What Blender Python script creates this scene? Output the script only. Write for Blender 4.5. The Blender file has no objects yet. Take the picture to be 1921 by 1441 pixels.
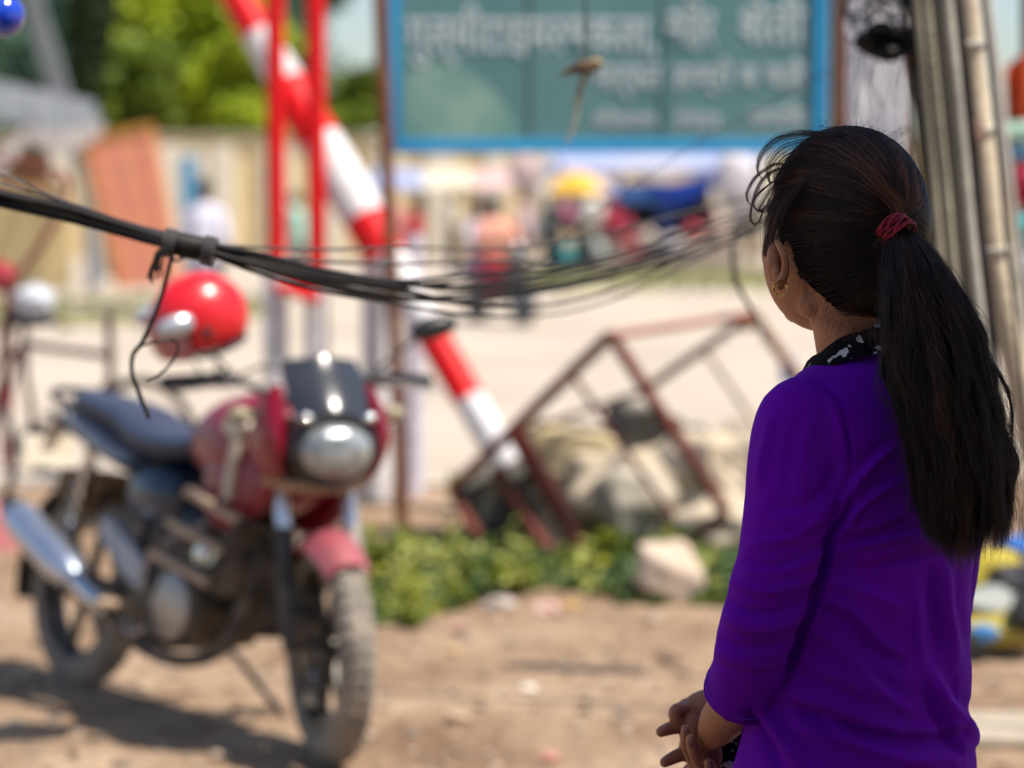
import bpy, bmesh, math, random
import numpy as np
from mathutils import Vector, Matrix, noise
random.seed(7); RNG = np.random.default_rng(7)
S = bpy.context.scene
COL = S.collection
# ------------------------------------------------------------------ camera, light, exposure
F = 4535.0
TH = math.atan(350.5 / F)
CAM = Vector((0, 0, 1.5))
cd = bpy.data.cameras.new('camera'); cam = bpy.data.objects.new('camera', cd); COL.objects.link(cam)
cd.lens = 85; cd.sensor_width = 36; cd.clip_end = 3000; cd.clip_start = .05
cam.location = CAM; cam.rotation_euler = (math.pi / 2 - TH, 0, 0)
cd.dof.use_dof = True; cd.dof.focus_distance = 2.80; cd.dof.aperture_fstop = 2.9
S.camera = cam
W = bpy.data.worlds.new('World'); S.world = W; W.use_nodes = True
nt = W.node_tree; bg = nt.nodes['Background']
sky = nt.nodes.new('ShaderNodeTexSky'); sky.sky_type = 'NISHITA'; sky.sun_disc = False
SUNDIR = Vector((.42, -.20, .88)).normalized()
sky.sun_elevation = math.asin(SUNDIR.z); sky.sun_rotation = math.atan2(SUNDIR.x, SUNDIR.y)
sky.dust_density = 1.2; sky.air_density = 1.0; sky.ozone_density = 1.0
nt.links.new(sky.outputs[0], bg.inputs[0]); bg.inputs[1].default_value = .095
sd = bpy.data.lights.new('sun', 'SUN'); sun = bpy.data.objects.new('sun', sd); COL.objects.link(sun)
sd.energy = 4.6; sd.angle = math.radians(.6); sd.color = (1, .91, .79)
sun.rotation_euler = SUNDIR.to_track_quat('Z', 'Y').to_euler()
S.view_settings.view_transform = 'Standard'; S.view_settings.look = 'None'
S.view_settings.gamma = 1; S.view_settings.exposure = .68
try: S.view_settings.use_curve_mapping = False
except Exception: pass

# ------------------------------------------------------------------ measuring helpers
Fw = Vector((0, math.cos(TH), -math.sin(TH))); Up = Vector((0, math.sin(TH), math.cos(TH)))
def ray(u, v): return Fw + Vector(((u - 960.5) / F, 0, 0)) + Up * ((720.5 - v) / F)
def at(u, v, Y):
    d = ray(u, v); return CAM + d * (Y / d.y)
def gnd(u, v, z=0):
    d = ray(u, v); return CAM + d * ((z - 1.5) / d.z)
def uvof(P):   # numpy n x 3 -> photo pixels
    q = P - np.array(CAM); f = np.array(Fw); up = np.array(Up); d = q @ f
    return 960.5 + F * q[:, 0] / d, 720.5 - F * (q @ up) / d

# ------------------------------------------------------------------ materials
MC = {}
def mat(name, c1, c2=None, scale=8, rough=.6, metal=0, bump=0, bscale=None, coat=0, spec=.5, sheen=0, c3=None, detail=5, trans=0, ior=1.45, mid=.5, wid=.18, sub=0, alpha=1):
    if name in MC: return MC[name]
    m = bpy.data.materials.new(name); m.use_nodes = True; N = m.node_tree.nodes; L = m.node_tree.links
    b = N['Principled BSDF']
    b.inputs['Roughness'].default_value = rough; b.inputs['Metallic'].default_value = metal
    b.inputs['Coat Weight'].default_value = coat; b.inputs['Specular IOR Level'].default_value = spec
    b.inputs['Sheen Weight'].default_value = sheen; b.inputs['Transmission Weight'].default_value = trans; b.inputs['IOR'].default_value = ior
    b.inputs['Coat Roughness'].default_value = .08
    b.inputs['Alpha'].default_value = alpha
    if sub: b.inputs['Subsurface Weight'].default_value = sub; b.inputs['Subsurface Radius'].default_value = (.01, .004, .002); b.inputs['Subsurface Scale'].default_value = 1
    tc = N.new('ShaderNodeTexCoord')
    c1 = tuple(c1) + (1,)
    if c2 is None: c2 = tuple(x * .75 for x in c1[:3])
    c2 = tuple(c2)[:3] + (1,)
    n = N.new('ShaderNodeTexNoise'); n.inputs['Scale'].default_value = scale; n.inputs['Detail'].default_value = detail
    L.new(tc.outputs['Object'], n.inputs['Vector'])
    r = N.new('ShaderNodeValToRGB'); r.color_ramp.elements[0].position = mid - wid; r.color_ramp.elements[1].position = mid + wid
    r.color_ramp.elements[0].color = c1; r.color_ramp.elements[1].color = c2
    if c3:
        e = r.color_ramp.elements.new(min(.97, mid + wid + .1)); e.color = tuple(c3) + (1,)
    L.new(n.outputs['Fac'], r.inputs[0]); L.new(r.outputs[0], b.inputs['Base Color'])
    if bump:
        n2 = N.new('ShaderNodeTexNoise'); n2.inputs['Scale'].default_value = bscale or scale * 4; n2.inputs['Detail'].default_value = 6
        L.new(tc.outputs['Object'], n2.inputs['Vector'])
        bp = N.new('ShaderNodeBump'); bp.inputs['Strength'].default_value = bump; bp.inputs['Distance'].default_value = .02
        L.new(n2.outputs['Fac'], bp.inputs['Height']); L.new(bp.outputs[0], b.inputs['Normal'])
    MC[name] = m; return m

# ------------------------------------------------------------------ mesh builder
class MB:
    def __init__(s): s.v = []; s.f = []
    def add(s, vs, fs):
        o = len(s.v); s.v += [Vector(x) for x in vs]; s.f += [tuple(i + o for i in f) for f in fs]; return s
    def box(s, c, d, R=None):
        c = Vector(c); x, y, z = [k / 2 for k in d]
        vs = [Vector((a * x, b * y, e * z)) for a in (-1, 1) for b in (-1, 1) for e in (-1, 1)]
        if R is not None: vs = [R @ p for p in vs]
        return s.add([p + c for p in vs], [(0, 1, 3, 2), (4, 6, 7, 5), (0, 4, 5, 1), (2, 3, 7, 6), (0, 2, 6, 4), (1, 5, 7, 3)])
    def bar(s, p, q, w, h=None, roll=0):
        p = Vector(p); q = Vector(q); h = h or w; d = q - p
        R = d.to_track_quat('X', 'Z').to_matrix() @ Matrix.Rotation(roll, 3, 'X')
        return s.box((p + q) / 2, (d.length, w, h), R)
    def tube(s, pts, r, n=10, closed=False, caps=True, flat=None):
        P = [Vector(p) for p in pts]; m = len(P)
        rr = r if isinstance(r, (list, tuple)) else [r] * m
        vs = []; prev = None
        for i, p in enumerate(P):
            if closed: t = P[(i + 1) % m] - P[i - 1]
            else: t = P[min(i + 1, m - 1)] - P[max(i - 1, 0)]
            t = t.normalized() if t.length > 1e-9 else Vector((0, 0, 1))
            if prev is None:
                a = Vector((0, 0, 1)) if abs(t.z) < .9 else Vector((1, 0, 0))
                nx = t.cross(a).normalized()
            else:
                nx = (prev - t * prev.dot(t)); nx = nx.normalized() if nx.length > 1e-6 else t.orthogonal().normalized()
            prev = nx; ny = t.cross(nx)
            for k in range(n):
                an = 2 * math.pi * k / n
                f = flat if flat else 1
                vs.append(p + (nx * math.cos(an) + ny * math.sin(an) * f) * rr[i])
        fs = []
        M = m if closed else m - 1
        for i in range(M):
            j = (i + 1) % m
            for k in range(n):
                l = (k + 1) % n; fs.append((i * n + k, i * n + l, j * n + l, j * n + k))
        if caps and not closed: fs += [tuple(range(n))[::-1], tuple((m - 1) * n + k for k in range(n))]
        return s.add(vs, fs)
    def loft(s, rings, caps=True, closed=False):
        n = len(rings[0]); m = len(rings); vs = [Vector(p) for r in rings for p in r]; fs = []
        for i in range(m if closed else m - 1):
            j = (i + 1) % m
            for k in range(n):
                l = (k + 1) % n; fs.append((i * n + k, i * n + l, j * n + l, j * n + k))
        if caps and not closed: fs += [tuple(range(n))[::-1], tuple((m - 1) * n + k for k in range(n))]
        return s.add(vs, fs)
    def lathe(s, prof, o, ax, n=24, closed=False):   # prof: (radius, height)
        o = Vector(o); ax = Vector(ax).normalized(); a = ax.orthogonal().normalized(); b = ax.cross(a)
        rings = [[o + ax * h + (a * math.cos(2 * math.pi * k / n) + b * math.sin(2 * math.pi * k / n)) * max(r, 1e-4) for k in range(n)] for r, h in prof]
        return s.loft(rings, closed=closed, caps=not closed)
    def ball(s, c, r, R=None, nu=20, nv=12, jit=0, js=3, seed=0):
        c = Vector(c); r = (r, r, r) if not isinstance(r, (tuple, list)) else r
        vs = []; fs = []
        for i in range(nv + 1):
            ph = math.pi * i / nv
            for k in range(nu):
                a = 2 * math.pi * k / nu
                d = Vector((math.sin(ph) * math.cos(a), math.sin(ph) * math.sin(a), math.cos(ph)))
                g = 1 + (jit * noise.noise(d * js + Vector((seed * 7.3, seed, 0))) if jit else 0)
                p = Vector((d.x * r[0], d.y * r[1], d.z * r[2])) * g
                if R is not None: p = R @ p
                vs.append(c + p)
        for i in range(nv):
            for k in range(nu):
                l = (k + 1) % nu; fs.append((i * nu + k, (i + 1) * nu + k, (i + 1) * nu + l, i * nu + l))
        return s.add(vs, fs)
    def prism(s, pts, off):   # polygon + offset vector
        off = Vector(off); n = len(pts); P = [Vector(p) for p in pts]
        return s.add(P + [p + off for p in P], [tuple(range(n))[::-1], tuple(range(n, 2 * n))] + [(k, (k + 1) % n, n + (k + 1) % n, n + k) for k in range(n)])
    def xform(s, M):
        s.v = [M @ p for p in s.v]; return s
    def build(s, name, m, parent=None, smooth=True, bevel=0, world=False, kind=None, sub=0, label=None):
        vs = s.v
        if world and parent is not None:
            r = parent
            Mx = r.matrix_basis.copy()
            while r.parent: r = r.parent; Mx = r.matrix_basis @ Mx
            I = Mx.inverted(); vs = [I @ p for p in vs]
        me = bpy.data.meshes.new(name); me.from_pydata([tuple(p) for p in vs], [], s.f); me.validate(); me.update()
        bm = bmesh.new(); bm.from_mesh(me); bmesh.ops.remove_doubles(bm, verts=bm.verts, dist=1e-6)
        bmesh.ops.recalc_face_normals(bm, faces=bm.faces)
        bm.to_mesh(me); bm.free()
        o = bpy.data.objects.new(name, me); COL.objects.link(o)
        if parent is not None: o.parent = parent
        me.materials.append(m)
        if smooth:
            me.shade_smooth()
            try: me.set_sharp_from_angle(angle=math.radians(40))
            except Exception: pass
        if bevel:
            b = o.modifiers.new('bevel', 'BEVEL'); b.width = bevel; b.segments = 2; b.limit_method = 'ANGLE'; b.angle_limit = math.radians(40)
        if sub:
            b = o.modifiers.new('sub', 'SUBSURF'); b.levels = b.render_levels = sub
        if kind: o['kind'] = kind
        if label: o['label'] = label
        return o
def tag(o, label, cat, group=None, kind=None):
    o['label'] = label; o['category'] = cat
    if group: o['group'] = group
    if kind: o['kind'] = kind
    return o
def thing(name, label, cat, loc=(0, 0, 0), rz=0, group=None):
    o = bpy.data.objects.new(name, None); COL.objects.link(o); o.location = loc; o.rotation_euler = (0, 0, rz); o.empty_display_size = .1
    return tag(o, label, cat, group)
def dup(r, loc=None, rz=None, label=None, sc=None):
    c = r.copy(); COL.objects.link(c)
    if loc is not None: c.location = loc
    if rz is not None: c.rotation_euler = (0, 0, rz)
    if sc is not None: c.scale = (sc,) * 3
    if label: c['label'] = label
    for ch in list(r.children):
        d = ch.copy(); COL.objects.link(d); d.parent = c
        for g in list(ch.children):
            e = g.copy(); COL.objects.link(e); e.parent = d
    return c
def empty_part(name, parent, loc=(0, 0, 0)):
    o = bpy.data.objects.new(name, None); COL.objects.link(o); o.parent = parent; o.location = loc; o.empty_display_size = .05; return o
def smooth_path(P, n=8):     # Catmull-Rom
    P = [Vector(p) for p in P]; out = []
    for i in range(len(P) - 1):
        a = P[max(i - 1, 0)]; b = P[i]; c = P[i + 1]; d = P[min(i + 2, len(P) - 1)]
        for k in range(n):
            t = k / n
            out.append(.5 * ((2 * b) + (c - a) * t + (2 * a - 5 * b + 4 * c - d) * t * t + (3 * b - a - 3 * c + d) * t ** 3))
    out.append(P[-1]); return out
def leaves(n, fn, size, seed=1, droop=0):   # n leaf faces, fn(rng)->(pos, normal-ish)
    rg = random.Random(seed); mb = MB()
    vs = []; fs = []
    for i in range(n):
        p, sc = fn(rg)
        a = rg.uniform(0, 6.283); t = rg.uniform(-.9, .9)
        d = Vector((math.cos(a), math.sin(a), t)).normalized(); e = d.orthogonal().normalized()
        e = Matrix.Rotation(rg.uniform(0, 6.28), 3, d) @ e
        L = size * rg.uniform(.6, 1.4) * sc; w = L * .32
        o = len(vs); vs += [p - d * L * .5, p + e * w, p + d * L * .5, p - e * w]; fs.append((o, o + 1, o + 2, o + 3))
    mb.v = vs; mb.f = fs; return mb

# ================================================================== SETTING
def ground_mat():
    m = bpy.data.materials.new('packed_dirt'); m.use_nodes = True; N = m.node_tree.nodes; L = m.node_tree.links; b = N['Principled BSDF']
    b.inputs['Roughness'].default_value = .92; b.inputs['Specular IOR Level'].default_value = .2
    tc = N.new('ShaderNodeTexCoord')
    def nz(sc, det=8, ro=.6):
        n = N.new('ShaderNodeTexNoise'); n.inputs['Scale'].default_value = sc; n.inputs['Detail'].default_value = det; n.inputs['Roughness'].default_value = ro
        L.new(tc.outputs['Object'], n.inputs['Vector']); return n
    a = nz(1.3); r = N.new('ShaderNodeValToRGB'); e = r.color_ramp.elements
    e[0].position = .33; e[0].color = (.24, .155, .098, 1); e[1].position = .62; e[1].color = (.46, .345, .24, 1)
    x = e.new(.48); x.color = (.36, .255, .168, 1)
    L.new(a.outputs['Fac'], r.inputs[0])
    c = nz(14); r2 = N.new('ShaderNodeValToRGB'); f = r2.color_ramp.elements; f[0].position = .4; f[0].color = (.62, .6, .6, 1); f[1].position = .66; f[1].color = (1.15, 1.1, 1.08, 1)
    L.new(c.outputs['Fac'], r2.inputs[0])
    mx = N.new('ShaderNodeMix'); mx.data_type = 'RGBA'; mx.blend_type = 'MULTIPLY'; mx.inputs[0].default_value = .8
    L.new(r.outputs[0], mx.inputs[6]); L.new(r2.outputs[0], mx.inputs[7]); L.new(mx.outputs[2], b.inputs['Base Color'])
    n2 = nz(30, 10, .7); bp = N.new('ShaderNodeBump'); bp.inputs['Strength'].default_value = .7; bp.inputs['Distance'].default_value = .03
    L.new(n2.outputs['Fac'], bp.inputs['Height']); L.new(bp.outputs[0], b.inputs['Normal'])
    return m
DIRT = ground_mat()
def gh(x, y):   # gentle unevenness of the dirt, flat under the things that stand on it
    return .012 * noise.noise(Vector((x * 1.7, y * 1.7, 0))) - .006
mb = MB()
nx, ny = 120, 150; vs = []; fs = []
for j in range(ny + 1):
    for i in range(nx + 1):
        x = -6 + 12 * i / nx; y = 0 + 15 * j / ny
        edge = min(1, min(x + 6, 6 - x, y, 15 - y) / .5)
        vs.append((x, y, gh(x, y) * max(edge, 0) + .0))
for j in range(ny):
    for i in range(nx):
        a = j * (nx + 1) + i; fs.append((a, a + 1, a + nx + 2, a + nx + 1))
mb.add(vs, fs)
B = 1500
for (x0, x1, y0, y1) in ((-B, -6, -B, B), (6, B, -B, B), (-6, 6, -B, 0), (-6, 6, 15, B)):
    mb.add([(x0, y0, 0), (x1, y0, 0), (x1, y1, 0), (x0, y1, 0)], [(0, 1, 2, 3)])
mb.build('ground', DIRT, kind='structure')
ROAD = mat('dusty_road', (.46, .40, .33), (.37, .32, .265), scale=.35, rough=.9, bump=.25, bscale=20, spec=.2)
mb = MB(); vs = []; fs = []
K = 90
for i in range(K + 1):
    x = -18 + 36 * i / K
    yn = 12.6 + .5 * noise.noise(Vector((x * .9, 3, 0))) + .25 * noise.noise(Vector((x * 3, 9, 0))) + (.3 if x > 0 else 0)
    vs += [(x, yn, .005), (x, yn + .5, .014), (x, 44, .02), (x, 52.5, .02), (x, 59.9, .02)]
for i in range(K):
    for k in range(4): a = i * 5 + k; fs.append((a, a + 5, a + 6, a + 1))
mb.add(vs, fs).build('road', ROAD, kind='structure')
# verge strips of short grass across the road
GR = mat('short_grass', (.26, .27, .11), (.38, .35, .19), scale=3, rough=.8)
def strip(x0, x1, y0, y1, n, seed):
    def fn(rg):
        return Vector((rg.uniform(x0, x1), rg.gauss((y0 + y1) / 2, (y1 - y0) / 3.2), .06)), 1
    return leaves(n, fn, .22, seed)
strip(.2, 9, 40, 47, 6000, 3).build('grass', GR, kind='stuff', smooth=False)
strip(-8.5, -3.2, 29, 33, 3000, 4).build('grass', GR, kind='stuff', smooth=False)

# ---- hill
HILL = mat('wooded_hill', (.03, .075, .05), (.07, .13, .075), scale=.04, rough=.9, detail=8)
mb = MB(); vs = []; fs = []; NX, NY = 70, 16
for j in range(NY + 1):
    for i in range(NX + 1):
        x = -420 + 700 * i / NX; y = 330 + 260 * j / NY
        prof = 88 * math.exp(-((x + 150) / 78.0) ** 2) + 7 * math.exp(-((x - 60) / 150.) ** 2)
        z = prof * math.sin(math.pi * min(1, j / NY * .9 + .02)) * (1 + .35 * noise.noise(Vector((x * .02, y * .02, 1)))) - 1
        vs.append((x, y, z))
for j in range(NY):
    for i in range(NX): a = j * (NX + 1) + i; fs.append((a, a + 1, a + NX + 2, a + NX + 1))
mb.add(vs, fs).build('hill', HILL, kind='structure')

# ---- trees
BARK = mat('bark', (.06, .045, .03), (.12, .09, .06), scale=6, rough=.9, bump=.6)
def tree(name, label, u, v, Y, rx, rz, leafm, n, seed, lean=0, trunk_r=.16):
    c = at(u, v, Y); base = Vector((c.x + lean, Y, 0))
    t = thing(name, label, 'tree', base, group=None)
    top = c - base
    pts = smooth_path([(0, 0, -.1), top * .35 + Vector((.1, 0, 0)), top * .75, top], 4)
    tk = MB().tube(pts, [trunk_r * (1 - .7 * i / (len(pts) - 1)) for i in range(len(pts))], 10)
    rg = random.Random(seed); lobes = []
    for k in range(9):
        a = rg.uniform(0, 6.28); d = Vector((math.cos(a) * rx * rg.uniform(.3, .85), math.sin(a) * rx * rg.uniform(.2, .7), rz * rg.uniform(-.75, .75)))
        lobes.append((top + d, rg.uniform(.3, .55)))
        tk.tube(smooth_path([top * .7, top * .75 + d * .4, top + d], 3), [trunk_r * .3] * 6 + [trunk_r * .1], 6)
    tk.build('trunk', BARK, t)
    def fn(r):
        lc, lr = r.choice(lobes)
        q = Vector((r.gauss(0, 1), r.gauss(0, 1), r.gauss(0, 1))); q = q.normalized() * (r.random() ** .45)
        return lc + Vector((q.x * rx * lr * 1.25, q.y * rx * lr, q.z * rz * lr * 1.25)), 1
    leaves(n, fn, .28 * max(1, rx / 3), seed).build('crown', leafm, t, smooth=False)
    return t
LG = mat('yellow_green_leaves', (.26, .36, .006), (.42, .48, .02), scale=.7, rough=.6)
LM = mat('mid_green_leaves', (.10, .17, .015), (.20, .27, .02), scale=.6, rough=.6)
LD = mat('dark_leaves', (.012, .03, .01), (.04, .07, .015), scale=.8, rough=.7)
LT = mat('bluish_leaves', (.03, .09, .06), (.06, .14, .09), scale=.5, rough=.7)
tree('broadleaf_tree', 'tallest yellow green tree behind the yellow wall, left of the barrier posts', 305, 70, 66, 2.1, 2.6, LG, 16000, 11)
tree('broadleaf_tree', 'low bright green tree over the wall just left of the two red posts', 430, 165, 65, 1.7, 1.5, LG, 12000, 12)
tree('broadleaf_tree', 'dark tree above the grey stall roof', 172, 110, 61.5, .55, 2.2, LD, 5000, 13)
tree('broadleaf_tree', 'mid green tree whose crown leans over the orange striped screen', 250, 170, 63.5, 1.3, 1.2, LM, 6000, 14)
tree('broadleaf_tree', 'distant bluish green tree at the far left behind the tilted grey pole', 60, 80, 80, 3.2, 2.6, LT, 7000, 15)
tree('broadleaf_tree', 'small green tree in the gap between red post and sign post', 665, 190, 68, 1.0, 1.0, LM, 4000, 16)
tree('broadleaf_tree', 'tall bluish tree behind the top of the striped boom', 470, 60, 120, 4.6, 3.4, LT, 7000, 17)
tree('broadleaf_tree', 'olive tree crown above the wall behind the striped boom', 520, 205, 70, 1.3, .9, LM, 6000, 18)

# ---- yellow wall
WY = mat('yellow_plaster', (.70, .56, .31), (.60, .47, .27), scale=1.2, rough=.9, bump=.2)
WC = mat('cream_plaster', (.72, .66, .54), (.62, .56, .44), scale=1.5, rough=.9, bump=.2)
WG = mat('weathered_coping', (.36, .31, .22), (.24, .22, .14), scale=2, rough=.9)
wl = thing('boundary_wall', 'long yellow compound wall with cream pilasters beyond the road', 'wall', (-14.5, 60.2, 0))
MB().box((14.5, .15, 1.45), (31, .3, 2.9)).build('wall_body', WY, wl, bevel=.01)
MB().box((14.5, .15, 2.985), (31.1, .5, .17)).build('coping', WG, wl, bevel=.02)
src = None
for k in range(23):
    x = .6 + k * 1.35
    if abs(x - (at(354, 300, 60).x + 14.5)) < .45: continue
    w = .62 + .1 * math.sin(k * 2.3)
    if src is None:
        src = MB().box((0, 0, 0), (.68, .14, 2.8)).build('pilaster', WC, wl, bevel=.01); src.location = (x, -.07, 1.4)
    else:
        c = src.copy(); COL.objects.link(c); c.parent = wl; c.location = (x, -.07, 1.4); c.scale = (w / .68, 1, 1)
dx = at(354, 300, 60).x + 14.5
MB().box((dx, -.06, 1.35), (.85, .12, 2.7)).build('gate_pier', WC, wl, bevel=.01)
BD = mat('blue_paint_weathered', (.03, .20, .42), (.06, .30, .5), scale=5, rough=.5)
MB().box((dx, -.14, 1.35), (.36, .05, 2.3)).build('door', BD, wl, bevel=.01)

# ================================================================== MOTORCYCLE
Rb = gnd(145, 1283); Fb = gnd(622, 1437)
yaw = math.atan2(Fb.y - Rb.y, Fb.x - Rb.x)
bike = thing('motorcycle', 'dusty maroon motorcycle parked on its side stand on the dirt, helmet on its handlebar', 'motorcycle', Rb, yaw)
bike.rotation_mode = 'XYZ'; bike.rotation_euler = (-math.radians(8), 0, yaw)
MAR = mat('maroon_paint', (.19, .003, .020), (.25, .010, .03), scale=6, rough=.35, coat=.22)
MARD = mat('dusty_maroon', (.30, .045, .07), (.38, .14, .14), scale=9, rough=.4, coat=.25)
BLK = mat('black_plastic', (.012, .013, .016), (.03, .03, .034), scale=10, rough=.4, bump=.1)
ENG = mat('grimy_engine', (.04, .038, .036), (.17, .135, .10), scale=16, rough=.55, metal=.4, bump=.4, c3=(.25, .19, .13))
ALU = mat('engine_aluminium', (.36, .35, .35), (.48, .42, .35), scale=14, rough=.4, metal=.7, bump=.2)
CHR = mat('chrome', (.75, .77, .8), (.6, .6, .6), scale=20, rough=.09, metal=1)
SILV = mat('muffler_metal', (.42, .5, .66), (.55, .58, .64), scale=12, rough=.28, metal=.85)
TYR = mat('dusty_rubber', (.19, .17, .145), (.34, .30, .245), scale=12, rough=.9, bump=.5, bscale=60)
RIM = mat('black_alloy', (.02, .02, .022), (.10, .085, .07), scale=12, rough=.45, metal=.3)
SEAT = mat('blue_black_vinyl', (.022, .032, .065), (.045, .055, .09), scale=6, rough=.42, bump=.25, bscale=90)
DUST = mat('dusty_steel', (.36, .26, .18), (.46, .35, .25), scale=15, rough=.6, metal=.2)
TAN = mat('mud_flap', (.10, .055, .02), (.16, .10, .05), scale=8, rough=.8)
WHT = mat('white_decal', (.62, .58, .5), (.5, .42, .3), scale=15, rough=.45)
GOLD = mat('smoky_lens', (.30, .27, .18), rough=.3)
GREY = mat('silver_panel', (.40, .42, .47), (.2, .22, .27), scale=9, rough=.35, metal=.3)
SMK = mat('smoked_screen', (.022, .028, .04), (.035, .04, .052), rough=.22)
LENS = mat('headlamp_glass', (.42, .45, .46), (.16, .18, .19), scale=18, rough=.22, metal=.45, coat=.8, bump=.3, bscale=35)
def wheel(parent, ax, steer=None, disc=True):
    A = Vector(ax)
    def fin(m): return m.xform(steer) if steer else m
    w = empty_part('wheel', parent)
    n = 56; R0 = .247; tr = .047
    prof = [(.215, -.036), (.235, -.046), (.262, -.048), (.283, -.036), (.297, -.016), (.300, 0), (.297, .016), (.283, .036), (.262, .048), (.235, .046), (.215, .036)]
    fin(MB().lathe(prof, A, (0, 1, 0), n, closed=True)).build('tyre', TYR, w)
    tm = MB()    # tread blocks: grooves stand between raised lugs
    for k in range(44):
        a = 2 * math.pi * k / 44
        for s_ in (-1, 1):
            R = Matrix.Rotation(-a, 3, 'Y') @ Matrix.Rotation(s_ * .5, 3, 'Z')
            R = Matrix.Rotation(-a, 3, 'Y')
            c = R @ Vector((0, s_ * .021, .2955)); Rr = R @ Matrix.Rotation(s_ * .42, 3, 'X').inverted()
            tm.box(A + c, (.026, .024, .008), Rr @ Matrix.Rotation(s_ * .35, 3, 'Z'))
    fin(tm).build('tread', TYR, w, smooth=False, kind='stuff')
    rm = MB().lathe([(.222, -.04), (.205, -.034), (.196, -.012), (.196, .012), (.205, .034), (.222, .04), (.214, 0)], A, (0, 1, 0), n, closed=True)
    rm.lathe([(.03, -.055), (.045, -.035), (.045, .035), (.03, .055)], A, (0, 1, 0), 20)
    fin(rm).build('rim', RIM, w)
    for k in range(6):
        a = 2 * math.pi * k / 6 + .2
        p = A + Vector((math.cos(a) * .04, 0, math.sin(a) * .04)); q = A + Vector((math.cos(a) * .2, 0, math.sin(a) * .2))
        fin(MB().bar(p, q, .022, .034, 0)).build('spoke', RIM, w, bevel=.004)
    if disc:
        d = MB().lathe([(.062, -.001), (.12, -.001), (.12, .003), (.062, .003)], A + Vector((0, -.05, 0)), (0, 1, 0), 40, closed=True)
        for k in range(5):
            a = k * 1.2566; d.bar(A + Vector((math.cos(a) * .03, -.049, math.sin(a) * .03)), A + Vector((math.cos(a) * .07, -.049, math.sin(a) * .07)), .012, .004)
        fin(d).build('brake_disc', CHR, w)
    return w
# steering: the front assembly turns to the rider's right
S0 = Vector((1.09, 0, .92)); SA = Vector((-.33, 0, .94)).normalized()
ST = Matrix.Translation(S0) @ Matrix.Rotation(-math.radians(19), 4, SA) @ Matrix.Translation(-S0)
wheel(bike, (0, 0, .30), None, False)
AX = (1.33, 0, .30)
wheel(bike, AX, ST, True)
def st(m): return m.xform(ST)
for s in (-1, 1):   # fork legs
    top = Vector((1.10, s * .095, .90)); bot = Vector((1.31, s * .095, .30)); midp = bot.lerp(top, .52)
    fk = st(MB().tube([bot, bot.lerp(top, .03), midp], [.026, .029, .028], 16)).build('fork_leg', ALU if s > 0 else RIM, bike)
    st(MB().tube([midp, top], .022, 16)).build('stanchion', mat('satin_chrome', (.85, .86, .88), (.7, .7, .72), rough=.28, metal=.8), fk)
st(MB().box((1.31, -.075, .36), (.05, .045, .08)).box((1.26, -.075, .42), (.05, .04, .05))).build('brake_caliper', ENG, bike, bevel=.006)
# fender
fr = []
for k in range(17):
    a = math.radians(152 - k * 6.3) ; cx, cz = AX[0] + math.cos(a) * .325, AX[2] + math.sin(a) * .325
    nrm = Vector((math.cos(a), 0, math.sin(a)))
    e = 1 - .25 * abs(k - 8) / 8
    ring = []
    for j in range(9):
        t = (j - 4) / 4; ring.append(Vector((cx, t * .084 * e, cz)) + nrm * (-.055 * abs(t) ** 2.4))
    for j in range(8, -1, -1):
        t = (j - 4) / 4; ring.append(Vector((cx, t * .080 * e, cz)) + nrm * (-.055 * abs(t) ** 2.4 - .004))
    fr.append(ring)
st(MB().loft(fr)).build('front_fender', MARD, bike)
# lower triple clamp / dusty bracket under headlamp
st(MB().box((1.17, 0, .755), (.10, .27, .035)).tube([(1.19, -.15, .755), (1.23, -.1, .735), (1.25, 0, .73), (1.23, .1, .735), (1.19, .15, .755)], .02, 10)).build('fork_bracket', DUST, bike, bevel=.006)
# headlamp
H = Vector((1.345, 0, .838))
hb = []
for (dx, w, h, dz) in ((-.16, .07, .06, .02), (-.10, .115, .10, .015), (-.03, .125, .112, .0), (.015, .118, .105, -.003), (.03, .108, .097, -.004)):
    hb.append([H + Vector((dx, w * math.cos(a) * (1 - .12 * max(0, -math.sin(a))), h * math.sin(a) + dz)) for a in [2 * math.pi * k / 32 for k in range(32)]])
st(MB().loft(hb)).build('headlamp_shell', BLK, bike)
lr = []
for (dx, s_) in ((.028, 1), (.045, .93), (.060, .75), (.068, .5), (.072, .2)):
    lr.append([H + Vector((dx, .098 * s_ * math.copysign(abs(math.cos(a)) ** .8, math.cos(a)) * (1 - .14 * max(0, -math.sin(a))), .074 * s_ * math.copysign(abs(math.sin(a)) ** .85, math.sin(a)) - .008)) for a in [2 * math.pi * k / 32 for k in range(32)]])
st(MB().loft(lr)).build('headlight', LENS, bike)
for s in (-1, 1):
    st(MB().ball(H + Vector((.035, s * .088, .085)), (.02, .022, .014))).build('pilot_lamp', CHR, bike)
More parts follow.
